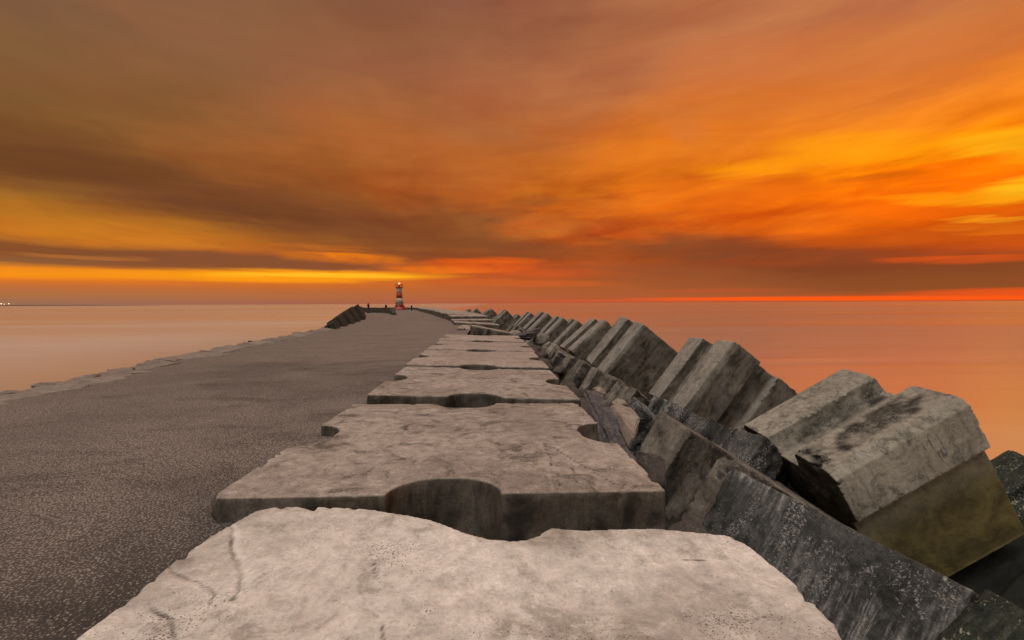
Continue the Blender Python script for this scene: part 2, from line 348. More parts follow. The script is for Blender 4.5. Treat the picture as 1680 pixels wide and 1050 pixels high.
M_FARBLK = mk_concrete('dark_far_concrete', (0.070, 0.062, 0.048), (0.05, 0.045, 0.035), (0.026, 0.022, 0.017), (0.02, 0.017, 0.013), stain=0.6)

def mk_road():
    m, g, b, o = new_mat('exposed_aggregate')
    v = g.n('ShaderNodeTexCoord').outputs['Object']
    big = g.noise(v, 0.35, 6, 0.62, 0.6)
    med = g.noise(g.vm('MULTIPLY', v, (0.7, 1.6, 1.0)), 1.1, 7, 0.66, 0.4)
    c = g.mix(g.mr(big, 0.35, 0.65), (0.46, 0.385, 0.34), (0.27, 0.225, 0.197))
    fg = g.noise(v, 24.0, 6, 0.75)
    medg = g.m('ADD', med, g.m('MULTIPLY', g.m('SUBTRACT', fg, 0.5), 0.5))
    c = g.mix(g.m('MULTIPLY', g.mr(medg, 0.48, 0.68), 0.6), c, (0.085, 0.069, 0.057))
    # second, older pour nearer the camera: coarser and darker
    px, py, pz = g.sep(v)
    seam = g.m('ADD', g.m('ADD', py, g.m('MULTIPLY', px, -0.02)), g.m('MULTIPLY', g.m('SUBTRACT', g.noise(v, 0.9, 3), 0.5), 0.35))
    near = g.m('SUBTRACT', 1.0, g.mr(seam, 10.6, 10.9))
    far = g.mix(g.mr(med, 0.4, 0.7), (0.47, 0.365, 0.32), (0.35, 0.268, 0.232))
    c = g.mix(near, far, c)
    # pour joints and pale scuffs across the far half
    for y0, wd, cc, am in ((10.75, 0.05, (0.05, 0.042, 0.036), 0.6), (19.6, 0.07, (0.07, 0.058, 0.05), 0.5), (27.5, 0.10, (0.07, 0.058, 0.05), 0.5), (29.3, 0.5, (0.38, 0.30, 0.255), 0.5), (36.5, 0.7, (0.09, 0.07, 0.06), 0.5)):
        jy = g.m('ABSOLUTE', g.m('SUBTRACT', g.m('ADD', seam, 0.0), y0))
        jm = g.m('MULTIPLY', g.m('SUBTRACT', 1.0, g.mr(jy, wd * 0.4, wd)), g.mr(g.noise(v, 0.5, 4, 0.6), 0.38, 0.55))
        c = g.mix(g.m('MULTIPLY', jm, am), c, cc)
    # sandy drift towards the outer edge
    ed = g.m('ADD', px, g.m('MULTIPLY', g.m('SUBTRACT', g.noise(v, 0.8, 5, 0.6), 0.5), 3.0))
    c = g.mix(g.m('MULTIPLY', g.mr(ed, -4.9, -7.4), 0.85), c, (0.40, 0.315, 0.27))
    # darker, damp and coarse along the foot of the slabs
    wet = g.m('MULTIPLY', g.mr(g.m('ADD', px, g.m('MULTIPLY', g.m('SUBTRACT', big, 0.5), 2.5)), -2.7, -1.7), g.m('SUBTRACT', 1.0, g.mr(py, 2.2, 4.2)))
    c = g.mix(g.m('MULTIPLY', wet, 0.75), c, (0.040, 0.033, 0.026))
    vo = g.n('ShaderNodeTexVoronoi'); g.put(vo.inputs['Vector'], v); vo.inputs['Scale'].default_value = 74.0
    cellr = g.sep(vo.outputs['Color'])[0]
    stone = g.m('SUBTRACT', 1.0, g.mr(vo.outputs['Distance'], 0.25, 0.55))
    lightst = g.m('MULTIPLY', stone, g.mr(cellr, 0.62, 0.92))
    c = g.mix(g.m('MULTIPLY', g.m('SUBTRACT', 1.0, stone), 0.8), c, (0.032, 0.027, 0.022))
    c = g.mix(g.m('MULTIPLY', lightst, 0.8), c, (0.36, 0.31, 0.26))
    fine = g.noise(v, 110.0, 3, 0.7)
    k = g.m('ADD', 0.75, g.m('MULTIPLY', fine, 0.5))
    c = g.vm('MULTIPLY', c, g.xyz(k, k, k))
    g.put(b.inputs['Base Color'], c)
    b.inputs['Roughness'].default_value = 0.8
    b.inputs['Specular IOR Level'].default_value = 0.3
    bp = g.n('ShaderNodeBump'); bp.inputs['Strength'].default_value = 0.8; bp.inputs['Distance'].default_value = 0.012
    g.put(bp.inputs['Height'], g.m('ADD', g.m('MULTIPLY', stone, 0.5), g.m('MULTIPLY', med, 0.8)))
    g.put(b.inputs['Normal'], bp.outputs[0])
    return m
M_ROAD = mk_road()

def mk_sea():
    m, g, b, o = new_mat('sea_water')
    v = g.n('ShaderNodeTexCoord').outputs['Object']
    # long, soft swell lines and slicks, smoothed by the long exposure
    s1 = g.noise(g.vm('MULTIPLY', v, (0.0025, 0.022, 1.0)), 1.0, 5, 0.55, 0.6)
    s2 = g.noise(g.vm('MULTIPLY', v, (0.02, 0.11, 1.0)), 1.0, 5, 0.6, 0.8)
    s3 = g.noise(g.vm('MULTIPLY', v, (0.0012, 0.0085, 1.0)), 1.0, 6, 0.6, 0.5)
    d = g.n('ShaderNodeBsdfDiffuse')
    milk = g.mix(g.mr(s1, 0.35, 0.65), (0.44, 0.36, 0.30), (0.33, 0.265, 0.22))
    milk = g.mix(g.m('MULTIPLY', g.mr(s2, 0.4, 0.7), 0.6), milk, (0.27, 0.21, 0.17))
    lee = g.mr(g.m('ADD', g.sep(v)[0], g.m('MULTIPLY', g.m('SUBTRACT', s3, 0.5), 60.0)), -5.0, -60.0)   # silty, calmer harbour side
    milk = g.mix(g.m('MULTIPLY', lee, 0.7), milk, (0.56, 0.455, 0.38))
    g.put(d.inputs[0], milk)
    gl = g.n('ShaderNodeBsdfGlossy')
    g.put(gl.inputs['Color'], (1.0, 0.97, 0.84))
    g.put(gl.inputs['Roughness'], g.m('ADD', 0.13, g.m('MULTIPLY', s1, 0.10)))
    fr = g.n('ShaderNodeFresnel'); fr.inputs['IOR'].default_value = 1.5
    f = g.m('ADD', 0.33, g.m('MULTIPLY', fr.outputs[0], 0.62), clamp=True)
    slick = g.m('MULTIPLY', g.m('MULTIPLY', g.mr(s3, 0.44, 0.64), 0.34), g.mr(g.sep(v)[0], 30.0, -60.0, 0.35, 1.0))
    f = g.m('SUBTRACT', f, g.m('ADD', slick, g.m('MULTIPLY', lee, 0.16)), clamp=True)
    bp = g.n('ShaderNodeBump'); bp.inputs['Strength'].default_value = 0.12; bp.inputs['Distance'].default_value = 0.5
    g.put(bp.inputs['Height'], g.m('ADD', s2, s1))
    g.put(gl.inputs['Normal'], bp.outputs[0])
    mx = g.n('ShaderNodeMixShader'); g.put(mx.inputs[0], f)
    g.nt.links.new(d.outputs[0], mx.inputs[1]); g.nt.links.new(gl.outputs[0], mx.inputs[2])
    g.nt.links.new(mx.outputs[0], o.inputs[0])
    g.nt.nodes.remove(b)
    return m
M_SEA = mk_sea()

# ================================================================== helpers
def link(name, me, mat=None, parent=None, smooth=False):
    o = bpy.data.objects.new(name, me); COL.objects.link(o)
    if mat: me.materials.append(mat)
    if parent: o.parent = parent
    if smooth: me.polygons.foreach_set('use_smooth', [True] * len(me.polygons))
    return o
def tag(o, label=None, cat=None, group=None, kind=None):
    if label: o['label'] = label
    if cat: o['category'] = cat
    if group: o['group'] = group
    if kind: o['kind'] = kind
    return o
def empty(name, loc, rz=0.0):
    o = bpy.data.objects.new(name, None); COL.objects.link(o)
    o.location = loc; o.rotation_euler = (0, 0, rz); o.empty_display_size = 0.3
    return o
def mesh_from(verts, faces, name='mesh'):
    me = bpy.data.meshes.new(name); me.from_pydata([tuple(v) for v in verts], [], faces); me.update(); return me
def fbm(p, oct=4):
    return noise.fractal(p, 0.9, 2.1, oct)
def sstep(x, a, b):
    t = np.clip((x - a) / (b - a), 0, 1); return t * t * (3 - 2 * t)
def lathe(prof, seg=32):
    vs, fs = [], []
    for r, z in prof:
        for i in range(seg):
            t = 2 * math.pi * i / seg; vs.append((r * math.cos(t), r * math.sin(t), z))
    for k in range(len(prof) - 1):
        for i in range(seg):
            j = (i + 1) % seg
            fs.append((k * seg + i, k * seg + j, (k + 1) * seg + j, (k + 1) * seg + i))
    fs.append(tuple(range(seg - 1, -1, -1))); fs.append(tuple(range((len(prof) - 1) * seg, len(prof) * seg)))
    return mesh_from(vs, fs)
def tube_mesh(paths, r, seg=8):
    vs, fs = [], []
    for pts in paths:
        pts = [Vector(p) for p in pts]; b0 = len(vs)
        for i, p in enumerate(pts):
            t = (pts[min(i + 1, len(pts) - 1)] - pts[max(i - 1, 0)]).normalized()
            a = t.orthogonal().normalized(); bb = t.cross(a)
            for k in range(seg):
                q = 2 * math.pi * k / seg
                vs.append(p + (a * math.cos(q) + bb * math.sin(q)) * r)
        for i in range(len(pts) - 1):
            for k in range(seg):
                j = (k + 1) % seg
                fs.append((b0 + i * seg + k, b0 + i * seg + j, b0 + (i + 1) * seg + j, b0 + (i + 1) * seg + k))
        fs.append(tuple(b0 + k for k in range(seg - 1, -1, -1)))
        fs.append(tuple(b0 + (len(pts) - 1) * seg + k for k in range(seg)))
    return mesh_from(vs, fs)
def box_mesh(cx, cy, cz, sx, sy, sz):
    vs = [(cx + a * sx / 2, cy + b * sy / 2, cz + c * sz / 2) for a in (-1, 1) for b in (-1, 1) for c in (-1, 1)]
    fs = [(0, 1, 3, 2), (4, 6, 7, 5), (0, 4, 5, 1), (2, 3, 7, 6), (0, 2, 6, 4), (1, 5, 7, 3)]
    return mesh_from(vs, fs)

# ------------------------------------------------------------------ grooved armour cube
def outline(S, gw, gd, cut, flat, xgroove=1.0):
    """square in plan with a shallow groove in the middle of each side"""
    h = S / 2; side = [(-h + cut, 0.0)]
    N = 14
    for i in range(N + 1):
        t = math.pi * i / N
        x = -gw * math.cos(t); d = gd * min(1.0, math.sin(t) * flat)
        side.append((x, d))
    side.append((h - cut, 0.0))
    pts = []
    for k in range(4):
        c, s = math.cos(k * math.pi / 2), math.sin(k * math.pi / 2)
        for x, d in side:
            X, Y = x, -h + d * (xgroove if k == 1 else 1.0)
            pts.append((c * X - s * Y, s * X + c * Y))
    return pts
def cube_mesh(S, H, gw, gd, cut=0.0, flat=1.0, taper=0.02, vox=0.04, seed=0, chip=0.05, rough=0.01, bites=(), dirt=None, algae=None, lines=(), sag=0.0, pts=None, xgroove=1.0):
    pts = pts or outline(S, gw, gd, cut, flat, xgroove); n = len(pts)
    vs = [(x * (1 + taper), y * (1 + taper), -H / 2) for x, y in pts] + [(x * (1 - taper), y * (1 - taper), H / 2) for x, y in pts]
    fs = [(i, (i + 1) % n, n + (i + 1) % n, n + i) for i in range(n)] + [tuple(range(n - 1, -1, -1)), tuple(range(n, 2 * n))]
    me = mesh_from(vs, fs)
    tmp = bpy.data.objects.new('tmp', me); COL.objects.link(tmp)
    rm = tmp.modifiers.new('r', 'REMESH'); rm.mode = 'VOXEL'; rm.voxel_size = vox; rm.use_smooth_shade = True
    dg = bpy.context.evaluated_depsgraph_get()
    out = bpy.data.meshes.new_from_object(tmp.evaluated_get(dg))
    bpy.data.objects.remove(tmp); bpy.data.meshes.remove(me)
    nv = len(out.vertices)
    co = np.empty(nv * 3, np.float32); out.vertices.foreach_get('co', co); co = co.reshape(-1, 3).astype(float)
    no = np.empty(nv * 3, np.float32); out.vertex_normals.foreach_get('vector', no); no = no.reshape(-1, 3).astype(float)
    sx = S / 2 * (1 - taper * co[:, 2] / (H / 2))
    d = np.sort(np.stack([sx - abs(co[:, 0]), sx - abs(co[:, 1]), H / 2 - abs(co[:, 2])], 1), axis=1)
    e = np.abs(d[:, 1])                                    # distance to the nearest arris
    # groove lips count as arrises too
    for ax in (0, 1):
        oth = 1 - ax
        lip = np.hypot(np.abs(np.abs(co[:, ax]) - gw), sx - np.abs(co[:, oth]))
        e = np.minimum(e, np.where(lip < 0.3, lip, 9))
    off = seed * 13.7
    n1 = np.array([fbm(Vector((p[0] * 2.2 + off, p[1] * 2.2, p[2] * 2.2)), 4) for p in co])
    n2 = np.array([noise.noise(Vector((p[0] * 7 + off, p[1] * 7 + 5, p[2] * 7))) for p in co])
    n3 = np.array([noise.noise(Vector((p[0] * 19 + off, p[1] * 19 + 5, p[2] * 19))) for p in co]) if vox < 0.05 else n2
    depth = 1.7 * chip * np.exp(-e / 0.05) * np.clip(-0.22 + 1.1 * n1 + 1.1 * n2 + 0.9 * n3, 0, 3) + chip * 0.22 * np.exp(-e / 0.025) * np.clip(0.2 + 1.2 * n3, 0, 2)
    cen = -co / np.linalg.norm(co, axis=1)[:, None]
    p2 = co + cen * depth[:, None]
    p2 += no * (rough * (n1 * 1.0 + n2 * 0.4 + n3 * 0.25))[:, None]
    chipa = sstep(depth, chip * 0.45, chip * 1.2)
    for c, r, rg in bites:
        c = np.array(c, float)
        rr = r * (1 + rg * (n1 * 0.6 + n2 * 0.35 + n3 * 0.15))
        q = p2 - c; dist = np.linalg.norm(q, axis=1)
        ins = dist < rr
        u = -p2 / np.linalg.norm(p2, axis=1)[:, None]
        bq = (q * u).sum(1); t = -bq + np.sqrt(np.maximum(bq * bq - (dist ** 2 - rr ** 2), 0))
        p2 = np.where(ins[:, None], p2 + u * t[:, None], p2)
        chipa = np.maximum(chipa, ins * 1.0)
    crack = np.zeros(nv); scrape = np.zeros(nv)
    top = (no[:, 2] > 0.5)
    for kind, pts2, wd in lines:
        jx = co[:, 0] + 0.018 * n2 + 0.008 * n3; jy = co[:, 1] + 0.018 * n1 + 0.008 * n3
        best = np.full(nv, 9.0)
        for (ax, ay), (bx, by) in zip(pts2[:-1], pts2[1:]):
            vx, vy = bx - ax, by - ay; L2 = vx * vx + vy * vy
            t = np.clip(((jx - ax) * vx + (jy - ay) * vy) / L2, 0, 1)
            best = np.minimum(best, np.hypot(jx - ax - t * vx, jy - ay - t * vy))
        wd *= 0.62; f = (1 - sstep(best, wd * 0.3, wd)) * top
        if kind == 'crack':
            crack = np.maximum(crack, f * np.clip(0.65 + n2 * 0.6, 0, 1)); p2[:, 2] -= f * wd * 0.45
        else:
            scrape = np.maximum(scrape, f * np.clip(0.5 + n3 * 0.5 + n2 * 0.4, 0, 1)); p2[:, 2] -= f * 0.004
    if sag: p2[:, 2] += sag * n1 * top
    out.vertices.foreach_set('co', p2.astype(np.float32).ravel())
    da = np.clip(dirt(co, no, n1, n2) if dirt else np.zeros(nv), 0, 1)  # dirt holds grime and, on the cubes, painted shade
    aa = np.clip(algae(co, no, n1, n2) if algae else np.zeros(nv), 0, 1)
    for nm, arr in (('dirt', da), ('chip', chipa), ('crack', crack), ('scrape', scrape), ('algae', aa)):
        out.attributes.new(nm, 'FLOAT', 'POINT').data.foreach_set('value', arr.astype(np.float32))
    out.polygons.foreach_set('use_smooth', [True] * len(out.polygons))
    out.materials.clear(); out.update()
    return out
def rock_mesh(sx, sy, sz, seed, sub=4, rough=0.22, facet=0.75):
    """angular boulder: a sphere cut by random planes, then roughened"""
    rnd = random.Random(seed)
    bm = bmesh.new(); bmesh.ops.create_icosphere(bm, subdivisions=sub, radius=1.0)
    pl = []
    for i in range(11):
        v = Vector((rnd.gauss(0, 1), rnd.gauss(0, 1), rnd.gauss(0, 1))).normalized()
        pl.append((v, rnd.uniform(facet - 0.2, facet + 0.12)))
    for v in bm.verts:
        p = v.co.copy()
        for nrm, d in pl:
            k = p.dot(nrm) - d
            if k > 0: p -= nrm * k * 0.93
        q = p * 2.0 + Vector((seed * 3.1, 0, 0))
        p *= 1 + rough * 0.5 * fbm(q, 4) + rough * 0.12 * noise.noise(q * 5)
        v.co = Vector((p.x * sx, p.y * sy, p.z * sz))
    me = bpy.data.meshes.new('rock'); bm.to_mesh(me); bm.free()
    me.polygons.foreach_set('use_smooth', [True] * len(me.polygons))
    return me

# ================================================================== setting
def grid_mesh(xs, ys, zf):
    vs = [(x, y, zf(x, y)) for y in ys for x in xs]; nx = len(xs)
    fs = [(j * nx + i, j * nx + i + 1, (j + 1) * nx + i + 1, (j + 1) * nx + i) for j in range(len(ys) - 1) for i in range(nx - 1)]
    return mesh_from(vs, fs)
SEA_Z = -4.6
sea = link('sea', grid_mesh([-60000, -3000, -400, -60, 0, 60, 400, 3000, 60000], [-3000, -300, -30, 0, 60, 200, 800, 5000, 60000], lambda x, y: SEA_Z), M_SEA)
tag(sea, kind='structure')

LEFT = [(-6.95, -4), (-7.05, 4), (-7.12, 6.8), (-7.15, 8.0), (-7.42, 9.1), (-8.05, 13.1), (-8.3, 19.7), (-8.95, 24.9), (-10.3, 33), (-12.5, 43), (-17.5, 58), (-22.5, 72), (-27.5, 88), (-29, 100), (-26, 108), (-20, 111)]
RIGHT = [(-1.0, -4), (-1.0, 4), (-1.0, 10), (-1.0, 17), (-1.0, 24), (-1.2, 30), (-1.7, 36), (-2.8, 43), (-4.3, 50), (-5.8, 58), (-8.0, 69), (-11.0, 83), (-13.2, 94), (-15, 102), (-18, 107), (-20, 110.5)]
def lerp_poly(P, t):
    f = t * (len(P) - 1); i = min(int(f), len(P) - 2); u = f - i
    return (P[i][0] * (1 - u) + P[i + 1][0] * u, P[i][1] * (1 - u) + P[i + 1][1] * u)
def road_mesh():
    vs, fs = [], []; NU, NV = 40, 300
    for j in range(NV + 1):
        t = (j / NV) ** 1.0
        a = lerp_poly(LEFT, t); b = lerp_poly(RIGHT, t)
        for i in range(NU + 1):
            u = i / NU
            x = a[0] * (1 - u) + b[0] * u; y = a[1] * (1 - u) + b[1] * u
            if i == 0: x += 0.10 * noise.noise(Vector((y * 0.9, 3, 0))) + 0.05 * noise.noise(Vector((y * 3, 9, 0)))
            z = 0.02 * fbm(Vector((x * 0.35, y * 0.35, 1.0)), 3) - 0.012
            vs.append((x, y, z))
    n = NU + 1
    for j in range(NV):
        for i in range(NU): fs.append((j * n + i, j * n + i + 1, (j + 1) * n + i + 1, (j + 1) * n + i))
    # outer skirt: the side of the pavement slab, down into the rock slope
    b0 = len(vs)
    for j in range(NV + 1):
        x, y, z = vs[j * n]; vs.append((x - 0.06, y, -0.55))
    for j in range(NV): fs.append((j * n, (j + 1) * n, b0 + j + 1, b0 + j))
    return mesh_from(vs, fs)
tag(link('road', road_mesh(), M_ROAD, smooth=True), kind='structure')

# rock core of the breakwater: both slopes
def slope_mesh(path, out, z0, z1, nu, seed, amp):
    vs, fs = [], []; NV = 260
    for j in range(NV + 1):
        t = j / NV
        a = Vector(lerp_poly(path, t)); b = Vector(lerp_poly(path, min(t + 0.01, 1.0))); 
        if (b - a).length < 1e-5: b = a; a = Vector(lerp_poly(path, t - 0.01)); d = (b - a).normalized(); a = b
        else: d = (b - a).normalized()
        nrm = Vector((d.y, -d.x)) * out[1]
        for i in range(nu + 1):
            u = i / nu
            p = a + nrm * (u * out[0])
            z = z0 + (z1 - z0) * u ** 1.1
            q = Vector((p.x * 0.9, p.y * 0.9, seed))
            cell = noise.voronoi(q)[0]
            z += amp * (0.9 - 1.4 * cell[0]) * min(1, u * 5) + amp * 0.4 * fbm(q * 2.2, 3) * min(1, u * 5)
            vs.append((p.x, p.y, z))
    n = nu + 1
    for j in range(NV):
        for i in range(nu): fs.append((j * n + i, j * n + i + 1, (j + 1) * n + i + 1, (j + 1) * n + i))
    return mesh_from(vs, fs)
CREST_EDGE = [(1.0, -4), (1.0, 4), (1.0, 10), (1.0, 17), (0.8, 24), (0.6, 30), (0.1, 36), (-0.9, 43), (-2.4, 50), (-4.0, 58), (-6.2, 69), (-9.2, 83), (-11.2, 94), (-13, 102), (-16.5, 108.5), (-20, 112)]
tag(link('seaward_rock_slope', slope_mesh(CREST_EDGE, (13.0, 1), -2.3, -7.5, 26, 3.0, 0.55), M_ROCK), kind='structure')
tag(link('leeward_rock_slope', slope_mesh(LEFT, (9.0, -1), -0.45, -7.0, 20, 8.0, 0.45), M_ROCK), kind='structure')

# ================================================================== crest slabs (tops of grooved cubes)
S_N = 2.93
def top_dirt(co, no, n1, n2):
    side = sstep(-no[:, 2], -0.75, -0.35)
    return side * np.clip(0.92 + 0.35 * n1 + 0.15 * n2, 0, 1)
SL1 = [('crack', [(-1.498, 2.563), (-1.26, 2.18), (-1.128, 2.003), (-1.075, 1.856)], 0.020),
       ('crack', [(-1.59, 2.174), (-1.442, 2.022), (-1.303, 1.97), (-1.168, 1.888), (-1.153, 1.823)], 0.014),
       ('crack', [(-1.365, 1.792), (-1.235, 1.733), (-1.159, 1.635), (-1.15, 1.55)], 0.017),
       ('crack', [(-0.43, 1.72), (-0.394, 1.597)], 0.013), ('crack', [(-0.565, 2.139), (-0.516, 1.967)], 0.010),
       ('scrape', [(-0.835, 2.225), (-0.876, 1.911)], 0.03), ('scrape', [(-0.799, 2.206), (-0.753, 1.739)], 0.035),
       ('scrape', [(-0.676, 2.119), (-0.734, 1.762)], 0.035), ('scrape', [(-1.47, 2.53), (-1.22, 2.16), (-1.09, 1.99), (-1.04, 1.86)], 0.035),
       ('crack', [(1.058, 2.132), (1.152, 2.101)], 0.009), ('crack', [(1.111, 2.053), (1.16, 1.98), (1.21, 1.975)], 0.009),
       ('crack', [(1.014, 2.245), (1.148, 2.248)], 0.007), ('crack', [(1.21, 1.828), (1.056, 1.799)], 0.008)]
SL2 = [('crack', [(0.538, 3.819), (0.738, 3.163), (0.909, 2.782)], 0.013), ('scrape', [(0.452, 3.913), (0.411, 2.861)], 0.03),
       ('crack', [(0.485, 3.91), (0.471, 2.907)], 0.010), ('crack', [(0.626, 3.36), (0.595, 2.95)], 0.010)]
RIM = [(1.47, -0.32), (1.485, 1.70), (1.525, 2.16), (1.49, 2.44), (1.43, 2.53), (1.229, 2.556), (1.015, 2.585), (0.75, 2.56), (0.556, 2.539), (0.36, 2.545), (0.315, 2.51), (0.27, 2.45),
       (0.20, 2.405), (0.11, 2.38), (-0.019, 2.392), (-0.156, 2.457), (-0.28, 2.545), (-0.381, 2.603), (-0.50, 2.65), (-0.612, 2.678), (-0.766, 2.706), (-1.058, 2.706), (-1.30, 2.69), (-1.385, 2.64), (-1.43, 2.50), (-1.47, 2.351), (-1.50, 2.069), (-1.505, 1.633), (-1.50, -0.32)]
SLABS = [  # label, centre x, front y, S, depth of groove, z left, z right, yaw, mat, vox, chip, lines, bites
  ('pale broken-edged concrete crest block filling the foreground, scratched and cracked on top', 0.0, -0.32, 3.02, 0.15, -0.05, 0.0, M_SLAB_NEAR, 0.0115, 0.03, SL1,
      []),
  ('brown-grey concrete crest block with dark lichen patches, directly behind the pale foreground block', -0.30, 2.79, 2.92, 0.15, 0.12, 0.0, M_SLAB, 0.018, 0.03, SL2, []),
  ('third concrete crest block from the camera, with the netting lying against its right side', -0.20, 5.94, 2.93, 0.15, 0.03, 0.4, M_SLAB, 0.035, 0.028, [], []),
  ('fourth concrete crest block from the camera, smooth pinkish top', -0.24, 8.90, 2.93, 0.15, 0.05, 0.2, M_SLAB_FAR, 0.04, 0.022, [], []),
  ('fifth concrete crest block from the camera, low flush joint at both ends', -0.22, 11.86, 2.95, 0.15, 0.045, 0.0, M_SLAB_FAR, 0.05, 0.022, [], []),
  ('sixth concrete crest block from the camera, last of the level ones before the toppled slabs', -0.27, 14.84, 2.95, 0.14, 0.05, 0.3, M_SLAB_FAR, 0.05, 0.022, [], []),
]
PITCH = [0.0, -1.5, -0.7, -0.25, -0.5, -0.3]      # each block dips a little towards its far end, so the next one shows its front edge
def line_shift(lines, cx, cy):
    return [(k, [(x - cx, y - cy) for x, y in p], w_) for k, p, w_ in lines]
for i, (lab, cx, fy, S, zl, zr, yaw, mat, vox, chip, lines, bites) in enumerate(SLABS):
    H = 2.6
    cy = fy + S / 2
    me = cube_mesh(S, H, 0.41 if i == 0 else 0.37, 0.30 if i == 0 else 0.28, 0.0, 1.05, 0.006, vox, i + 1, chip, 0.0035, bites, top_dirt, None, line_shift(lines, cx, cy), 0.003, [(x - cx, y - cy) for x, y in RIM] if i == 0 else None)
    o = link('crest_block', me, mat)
    th = math.atan2(zl - zr, S)
    eu = Euler((R(PITCH[i]), th, R(yaw)))
    o.rotation_euler = eu
    o.location = Vector((cx, fy, (zl + zr) / 2)) - eu.to_matrix() @ Vector((0, -S / 2, H / 2))
    tag(o, lab, 'concrete block', 'crest blocks along the breakwater')
far_slab = cube_mesh(2.9, 1.9, 0.37, 0.28, 0.0, 1.05, 0.006, 0.075, 31, 0.03, 0.01, (), top_dirt)
far_slab.materials.append(M_SLAB_FAR)
def crest(lab, loc, rot, sc_=(1, 1, 1), group='crest blocks along the breakwater'):
    o = bpy.data.objects.new('crest_block', far_slab); COL.objects.link(o)
    o.location = loc; o.rotation_euler = rot; o.scale = sc_
    tag(o, lab, 'concrete block', group); return o
crest('toppled concrete slab lying tilted in the gap, higher on its left', (-0.12, 22.0, -0.83), (R(-2), R(11.5), R(4)), (0.68, 0.9, 1))
crest('half-hidden toppled slab fragment at the left edge of the gap', (-1.28, 23.6, -0.84), (R(1), R(9), R(-3)), (0.30, 0.8, 1))
CURVE = [(-0.85, 28.2), (-1.2, 31.4), (-1.6, 34.6), (-2.35, 38.6), (-3.9, 46), (-5.2, 53), (-6.9, 61), (-9.0, 70.5), (-11.8, 84), (-14.0, 95), (-16.2, 103), (-20, 107.5), (-24, 105.5), (-26.5, 99)]
seg = [0.0]
for a, b in zip(CURVE[:-1], CURVE[1:]): seg.append(seg[-1] + math.hypot(b[0] - a[0], b[1] - a[1]))
def on_curve(s):
    for k in range(len(seg) - 1):
        if s <= seg[k + 1]:
            u = (s - seg[k]) / (seg[k + 1] - seg[k]); a, b = CURVE[k], CURVE[k + 1]
            return a[0] + (b[0] - a[0]) * u, a[1] + (b[1] - a[1]) * u, math.atan2(-(b[0] - a[0]), b[1] - a[1])
    return CURVE[-1][0], CURVE[-1][1], 0.0
ORD = ['first', 'second', 'third', 'fourth', 'fifth', 'sixth', 'seventh', 'eighth', 'ninth', 'tenth', 'eleventh', 'twelfth']
s = 1.4; k = 0
rnd = random.Random(4)
while s < seg[-1]:
    x, y, a = on_curve(s)
    z = 0.10 + 0.42 * float(sstep(np.array(s), 1.0, 11.0))
    til = 0.07 if k == 0 else rnd.uniform(-0.012, 0.03)
    if k < 12:
        lab = ORD[k] + ' concrete crest block beyond the toppled slabs, counting towards the lighthouse'
    else:
        lab = 'distant concrete crest block on the curve near the lighthouse'
    crest(lab, (x, y, z - 0.95 + rnd.uniform(-0.03, 0.03)), (rnd.uniform(-0.02, 0.02), til, a))
    s += 3.02; k += 1

# ================================================================== seaward armour cubes
def place(name, me, mat, loc, rot, lab, group):
    o = link(name, me, mat); o.location = loc; o.rotation_euler = rot
    return tag(o, lab, 'concrete block', group)
SEA_G = 'tilted grooved cubes along the sea edge'
def dirt_shade_big(co, no, n1, n2):
    near = sstep(no[:, 0], 0.25, 0.8)                    # camera-facing side, its shade put into the colour
    low = sstep(co[:, 2], 0.2, 1.4)
    gro = (np.abs(co[:, 0]) < 0.40) * (co[:, 1] > 0.9) * (1 - sstep(co[:, 1], 1.28, 1.40))  # painted shade inside the groove
    return gro * 0.55 + near * (0.80 + 0.25 * n1) + near * low * 0.2 + 0.9 * sstep(no[:, 2], 0.4, 0.9) + 0.30 * np.clip(n1, 0, 1)  # downward end also darkened as shade; last term is random dirt
def outline_A(S):
    p = outline(S, 0.42, 0.36, 0.13, 1.7)
    n = len(p) // 4; h_ = S / 2
    side = [(h_ - 0.15, -h_ + 0.02), (h_ - 0.14, -0.6), (h_ - 0.15, 0.0), (h_ - 0.16, 0.34), (h_, 0.45), (h_, h_ - 0.13)]
    return p[:n] + side + p[2 * n:]
def dirt_shade_A(co, no, n1, n2):
    ridge = sstep(co[:, 0], 0.40, 0.62) * (1 - sstep(co[:, 0], 1.08, 1.22)) * sstep(no[:, 1], 0.5, 0.8)
    gro = sstep(-co[:, 0], 0.05, 0.2) * (1 - sstep(-co[:, 0], 0.36, 0.46)) * (co[:, 1] > 0.9) * (co[:, 1] < 1.42)  # left groove wall, its shade painted in
    return ridge * np.clip(0.45 + 1.4 * n1 + 0.3 * n2, 0, 0.85) + gro * np.clip(0.5 + n1, 0, 0.8) + 1.0 * sstep(no[:, 2], 0.4, 0.9) + 0.25 * np.clip(n1 * 1.5 - 0.2, 0, 1)  # dark lichen on the ridge; downward end darkened as shade
def algae_A(co, no, n1, n2):
    return sstep(no[:, 0], -0.2, 0.25) * (1 - sstep(co[:, 1] + 0.05 * n1, 0.40, 0.45)) * (co[:, 0] > 0.4) * np.clip(0.55 + 0.45 * sstep(-co[:, 1], -0.35, 0.4), 0, 1)
meA = cube_mesh(2.87, 2.63, 0.42, 0.36, 0.13, 1.7, 0.0, 0.022, 51, 0.06, 0.008,
                [((-0.75, 1.62, 1.40), 0.26, 0.7), ((0.62, 1.62, 1.42), 0.30, 0.7), ((1.0, 1.72, 1.25), 0.36, 0.7), ((-0.2, 1.40, 1.52), 0.30, 0.5)], dirt_shade_A, algae_A, pts=outline_A(2.87))
place('grooved_cube', meA, M_BIG_NEAR, (7.699, 8.547, -2.137), (R(299.844), R(177.804), R(88.638)),
      'largest, nearest grooved concrete cube by the sea, olive algae on its lower right side', SEA_G)
